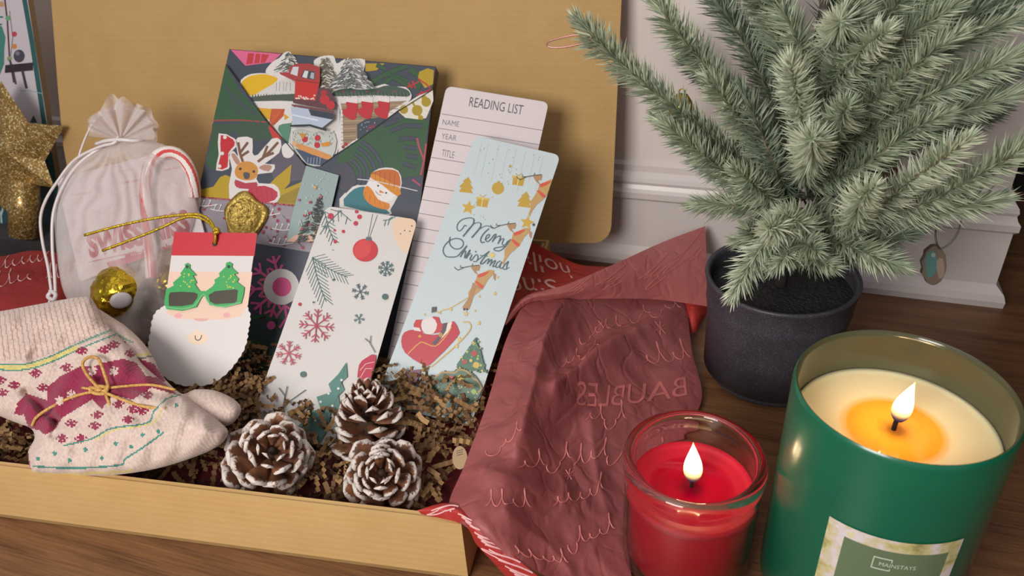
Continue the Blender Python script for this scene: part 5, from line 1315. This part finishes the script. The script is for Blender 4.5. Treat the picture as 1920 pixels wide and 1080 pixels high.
def trunkpx(py):
    """height on the trunk seen at picture row py"""
    lo, hi = .05, .6
    for _ in range(40):
        mid = (lo+hi)/2; w_ = tp(mid)-CAM; c = Vector((_x.x*w_.x+_y.x*w_.y+_z.x*w_.z, _x.y*w_.x+_y.y*w_.y+_z.y*w_.z, _x.z*w_.x+_y.z*w_.y+_z.z*w_.z))
        y = 540+F*c.y/c.z
        if y > py: lo = mid
        else: hi = mid
    return lo
def branch(rowpy, pts, kind=0, dens=40, nl=.0165, seed=0):
    """from the trunk at picture row rowpy out through pts = (px, py, metres nearer the viewer)"""
    rr = random.Random(seed+int(rowpy)); start = tp(trunkpx(rowpy))
    ctrl = [start]+[ony(x, y, PC.y-d) for x, y, d in pts]
    p = smooth_pts(ctrl, 12)
    L_ = [0]
    for i in range(1, len(p)): L_.append(L_[-1]+(p[i]-p[i-1]).length)
    tot = L_[-1]; m = MB()
    m.tube(p, [.0012]*(len(p)-2)+[.0008, .0004], 1, 5)
    n = int(tot*100*dens); i = 0
    for k in range(n):
        s_ = tot*(k+rr.random())/n
        if s_ < .012: continue
        while i < len(L_)-2 and L_[i+1] < s_: i += 1
        f = (s_-L_[i])/(L_[i+1]-L_[i]+1e-9); q = p[i].lerp(p[i+1], f); t = (p[i+1]-p[i]).normalized()
        up = Vector((0, 0, 1)); sd = t.cross(up)
        if sd.length < 1e-3: sd = Vector((1, 0, 0))
        sd.normalize(); up = sd.cross(t)
        a = rr.random()*2*math.pi; rad = sd*math.cos(a)+up*math.sin(a)
        end = max(0, 1-(tot-s_)/.02); sp = math.radians(rr.uniform(42, 66))*(1-.6*end)
        d = t*math.cos(sp)+rad*math.sin(sp); l = nl*rr.uniform(.75, 1.12)*(1-.35*end)
        d = (d+Vector((rr.uniform(-.12, .12), rr.uniform(-.12, .12), rr.uniform(-.08, .1)))).normalized()
        w_ = .00058; s2 = d.cross(rad if rad.cross(d).length > .1 else up).normalized(); u2 = s2.cross(d)
        b = len(m.v); mid = q+d*l*.55+t*l*.05
        m.v += [q+s2*w_*.7, q-s2*w_*.35+u2*w_*.6, q-s2*w_*.35-u2*w_*.6, mid+s2*w_, mid-s2*w_*.5+u2*w_*.8, mid-s2*w_*.5-u2*w_*.8, q+d*l+t*l*.12]
        m.f += [(b, b+1, b+4, b+3), (b+1, b+2, b+5, b+4), (b+2, b, b+3, b+5), (b+3, b+4, b+6), (b+4, b+5, b+6), (b+5, b+3, b+6)]; m.m += [0]*6
    m.build('branch', [NM[kind], TWG], pot)
BR = [
 (-60, [(1600, -150, .0), (1660, -230, .01)], 0), (-60, [(1560, -150, .01), (1520, -230, .02)], 0), (-100, [(1590, -190, .0), (1600, -300, .0)], 0), (-40, [(1640, -100, .03), (1720, -150, .05)], 0), (-40, [(1530, -100, .03), (1450, -160, .05)], 0), (-20, [(1570, -60, .05), (1580, -90, .09)], 2),
 # back ones first (darker)
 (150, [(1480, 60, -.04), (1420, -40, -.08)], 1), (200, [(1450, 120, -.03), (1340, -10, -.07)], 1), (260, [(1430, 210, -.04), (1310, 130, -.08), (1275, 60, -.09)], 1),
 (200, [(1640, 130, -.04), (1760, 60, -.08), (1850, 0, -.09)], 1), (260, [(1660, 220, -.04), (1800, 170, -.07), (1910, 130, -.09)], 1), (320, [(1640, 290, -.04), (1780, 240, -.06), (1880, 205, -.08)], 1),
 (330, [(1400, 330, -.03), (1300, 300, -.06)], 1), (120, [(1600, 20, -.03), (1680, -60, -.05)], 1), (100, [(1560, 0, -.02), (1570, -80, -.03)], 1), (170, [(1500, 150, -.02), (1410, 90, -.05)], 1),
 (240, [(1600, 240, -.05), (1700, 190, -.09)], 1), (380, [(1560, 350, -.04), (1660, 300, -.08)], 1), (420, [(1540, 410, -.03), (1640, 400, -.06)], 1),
 # left
 (370, [(1400, 310, .02), (1280, 215, .04), (1160, 115, .05), (1085, 38, .06)], 0), (330, [(1420, 240, .02), (1330, 130, .03), (1270, 60, .04), (1225, -10, .04)], 0),
 (290, [(1450, 190, .0), (1400, 90, .0), (1350, 10, .0), (1320, -50, 0)], 1), (250, [(1480, 130, .01), (1440, 40, .01), (1400, -50, .02)], 0), (210, [(1500, 90, .03), (1460, 10, .03), (1430, -60, .03)], 0),
 (390, [(1430, 330, .02), (1320, 260, .03), (1235, 225, .03)], 0), (400, [(1420, 370, .03), (1330, 300, .05), (1250, 235, .06)], 0),
 (430, [(1440, 400, .02), (1370, 385, .03), (1300, 385, .03)], 0), (450, [(1440, 440, .03), (1385, 450, .04)], 0),
 (380, [(1460, 330, .04), (1420, 230, .05), (1390, 170, .05)], 1), (350, [(1440, 290, .03), (1370, 200, .05), (1330, 150, .06)], 0), (410, [(1430, 360, .05), (1380, 320, .07)], 0),
 # front, towards the viewer
 (340, [(1515, 300, .05), (1500, 210, .07), (1482, 118, .09)], 2), (330, [(1520, 300, .05), (1524, 270, .09), (1522, 262, .11)], 2), (200, [(1570, 130, .04), (1600, 40, .06), (1620, -40, .07)], 0),
 (150, [(1570, 60, .05), (1575, 40, .09)], 2), (430, [(1450, 440, .05), (1410, 490, .07), (1376, 552, .09)], 2), (440, [(1510, 430, .05), (1470, 400, .08)], 2), (430, [(1560, 450, .04), (1640, 480, .06), (1690, 500, .06)], 0),
 (440, [(1500, 450, .05), (1530, 470, .08)], 0), (400, [(1470, 420, .06), (1440, 430, .10)], 2), (410, [(1590, 420, .04), (1610, 380, .07), (1640, 350, .09)], 2),
 # right
 (390, [(1620, 400, .03), (1720, 330, .05), (1815, 262, .07)], 2), (420, [(1650, 410, .02), (1780, 390, .03), (1880, 372, .03)], 0), (400, [(1700, 390, .03), (1830, 330, .05), (1940, 265, .06)], 0),
 (300, [(1600, 260, .02), (1700, 200, .03), (1860, 125, .04), (1930, 95, .04)], 0), (280, [(1620, 200, .03), (1720, 120, .05), (1800, 60, .06)], 0), (240, [(1610, 150, .03), (1700, 70, .04), (1790, 10, .05)], 0),
 (310, [(1630, 290, .01), (1770, 220, .02), (1900, 175, .02)], 0), (200, [(1620, 80, .02), (1720, 10, .03), (1800, -40, .03)], 0), (260, [(1680, 150, .01), (1820, 70, .01), (1930, 20, .01)], 0),
 (160, [(1650, 40, .03), (1740, -40, .04)], 0), (350, [(1600, 320, .03), (1700, 250, .04), (1770, 215, .05)], 0), (220, [(1760, 60, .0), (1870, 20, .0), (1950, -30, .0)], 1), (230, [(1600, 110, .05), (1660, 60, .08)], 2), (455, [(1480, 470, .05), (1450, 500, .07)], 2), (450, [(1440, 455, .03), (1400, 430, .05)], 0), (455, [(1520, 480, .05), (1560, 500, .07)], 0), (460, [(1600, 470, .02), (1660, 450, .03), (1720, 430, .02)], 1), (330, [(1560, 240, .06), (1590, 200, .09)], 0),
]
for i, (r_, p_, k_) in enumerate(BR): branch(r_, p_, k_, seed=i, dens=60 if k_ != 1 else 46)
# ornaments hanging in the tree
def hang(px, py, y): return ony(px, py, y)
yo = PC.y+.05; c = hang(1276, 212, yo)
bell = thing('bell_ornament', 'small gold bell ornament hanging behind the left branches of the tree', 'ornament', tuple(c))
m = MB(); m.lathe([(q*1.5, z*1.5) for q, z in [(.0005, .010), (.003, .0095), (.0055, .006), (.0062, -.001), (.0078, -.006), (.0085, -.0075), (.0076, -.0075), (.004, .0), (.0005, .002)]], c, 0, 28); m.build('bell_body', GOLDF, bell, True)
m = MB(); m.tube([c+Vector((.0022*math.cos(a), 0, .0115+.0022*math.sin(a))) for a in [i*.63 for i in range(11)]], .0005, 0, 6); m.v = [v+Vector((0, 0, .005)) for v in m.v]; m.build('hanging_loop', GOLDF, bell, True)
# wood slice pendant on a ball chain
yp = PC.y+.02; cpn = hang(1752, 498, yp)
pen = thing('pendant_ornament', 'round wooden pendant ornament on a ball chain hanging from the right branch', 'ornament', tuple(cpn))
PP = Plane(cpn, 4, 12)
ol = [(1752+(23+2*math.sin(k*3))*math.cos(k*.3)+ (6*math.sin(k*.3)*-.4), 498+37*math.sin(k*.3)) for k in range(21)]
a = Art(PP, ol, '#7e6f62', .004, '#5c4c3c', clip=False)
a.poly([(1738, 475), (1750, 470), (1758, 490), (1752, 515), (1740, 520), (1735, 500)], '#5c8a84', 2); a.circ(1750, 478, 4, '#a0b0a8'); a.poly([(1756, 490), (1768, 485), (1770, 515), (1760, 522)], '#a09080', 2)
a.build('wood_disc', pen)
m = MB(); ch = smooth_pts([PP.w(x, y, .001) for x, y in ((1758, 408), (1754, 440), (1758, 460), (1765, 466), (1782, 455), (1796, 435), (1804, 405))], 14)
b0 = bmesh_ico(1)
for p in ch: m.add([p+v*.0007 for v in b0[0]], b0[1])
m.build('ball_chain', mat('steel_chain', lambda t: t.set(Base_Color=lin('#8a8480'), Metallic=.9, Roughness=.3)), pen, True)
# pink wire hook on the long left branch
m = MB(); PH = [ony(x, y, PC.y-.058) for x, y in ((1112, 62), (1100, 78), (1060, 88), (1030, 88), (1026, 80), (1040, 74), (1075, 66), (1090, 66))]
m.tube(smooth_pts(PH, 6), .0006, 0, 6)
tag(m.build('wire_hook', simple('pink_wire', '#c08a80', .3, metal=.4), None, True), 'thin pink wire hook on the tip of the long left branch', 'hook')
cb = hang(1632, 318, PC.y+.10)
m = MB(); v0 = bmesh_ico(3); m.add([cb+v*.022 for v in v0[0]], v0[1]); 
cbo = thing('copper_bauble', 'blurred matt copper bauble deep behind the tree branches', 'ornament', tuple(cb-Vector((0, 0, .022))))
m.build('ball', simple('matt_copper', '#7a5444', .5, var=.08), cbo, True)
m = MB(); m.tube([cb+Vector((0, 0, .020)), cb+Vector((0, 0, .026))], .004, 0, 12); m.build('cap', GOLDF, cbo)
# ------------------------------------------------------------------ left: sign, glitter star, grey slab
PSG = on((60, 445), .012, 12, 10)
a = Art(PSG, [(-170, -60), (42, -60), (52, 0), (86, 215), (121, 436), (-170, 452)], '#c8c0c8', .008, '#a08660', clip=True); L = a.line; P = a.poly
P([(-170, 372), (112, 372), (124, 445), (-170, 460)], '#24474c'); P([(60, 290), (100, 285), (124, 440), (60, 440)], '#24474c')
L([(34, -60), (46, 0), (60, 80), (92, 290), (117, 440)], 9, '#2c5a5c'); 
a.text('YS', (-6, 430), (34, -2), (-4, -48), '#a8c0c0')
for k in range(8): L([(-40, 30+k*14), (6-k % 2*2, 32+k*14)], 3, '#2f6e66')
P([(-60, 40), (4, 50), (8, 95), (0, 140), (-60, 150)], '#3f7f74', 2)
L([(2, -60), (14, 40), (18, 110), (26, 155)], 3, '#54303c'); L([(18, 20), (24, 70), (19, 115)], 1.2, '#3c5c50')
for x, y, c_ in ((27, 64, '#b8405c'), (27, 87, '#c8864c'), (15, 34, '#6c9c78'), (18, 110, '#8a9c70'), (3, 8, '#c09468')): a.circ(x, y, 5, c_)
L([(18, 112), (23, 124), (30, 158)], 3.5, '#4c3c48'); a.circ(36, 105, 10.5, '#454250', 12); a.circ(33, 100, 4, '#7c7a88')
P([(10, 122), (62, 117), (62, 132), (9, 137)], '#30262c'); L([(42, 132), (50, 166)], 5, '#403a44')
L([(38, 170), (55, 170), (82, 176)], 1.4, '#8fb0b0'); P([(56, 230), (63, 216), (70, 230)], '#2c4c4c')
tag(a.build('holiday_sign'), 'white and teal holiday sign board leaning on the wall behind the gold star', 'sign')
b = MB(); s0 = onz(-30, 452, .03); b.box(Vector((-.95, .50, 0)), (.245, .03, 0), (-.01, .07, 0), (0, 0, .028))
tag(b.build('grey_slab', simple('dark_grey_board', '#3c3a3e', .6)), 'dark grey flat slab under the glitter star at far left', 'slab')
PST = on((45, 446), .029, 14, 6)
def glit_fn(t):
    v = t.coords(); vo = t.add('ShaderNodeTexVoronoi'); vo.inputs['Scale'].default_value = 950; t.link(v, vo.inputs['Vector'])
    sp = t.add('ShaderNodeSeparateColor'); t.link(vo.outputs['Color'], sp.inputs[0])
    t.link(t.ramp(sp.outputs[0], [(0, '#6e5426'), (.5, '#9a7c40'), (.86, '#b8985c'), (.93, '#f0e0b0')]), t.b.inputs['Base Color'])
    nm = t.add('ShaderNodeNormalMap'); nm.space = 'OBJECT'; 
    bp = t.add('ShaderNodeBump'); bp.inputs['Strength'].default_value = .9; bp.inputs['Distance'].default_value = .0012; t.link(sp.outputs[1], bp.inputs['Height']); t.link(bp.outputs[0], t.b.inputs['Normal'])
    t.set(Roughness=.3, Metallic=.45)
GLI = mat('gold_glitter', glit_fn)
star = thing('glitter_star', 'gold glitter five-pointed star on a round tube stem at far left', 'star', tuple(PST.O))
cx, cy = 10, 285
outl = [(2, 152), (54, 231), (120, 236), (84, 302), (102, 352), (60, 345), (8, 395), (-30, 345), (-95, 355), (-62, 290), (-100, 235), (-38, 230)]
tipsin = outl
m = MB(); n = len(outl)
fr = [PST.w(x, y, .010) for x, y in outl]; bk = [PST.w(x, y, .004) for x, y in outl]
cF = PST.w(cx, cy, .022); cB = PST.w(cx, cy, -.004)
m.v += fr+bk+[cF, cB]
for i in range(n):
    j = (i+1) % n; m.f += [(i, 2*n, j), (n+i, n+j, 2*n+1), (i, j, n+j, n+i)]; m.m += [0]*3
m.build('star_body', GLI, star)
m = MB(); a0 = PST.w(44, 335, .006); a1 = PST.w(46, 440, .006); m.tube([a0, a1], (PST.w(68, 400, .006)-PST.w(24, 400, .006)).length/2, 0, 28); m.build('stem', GLI, star, True)
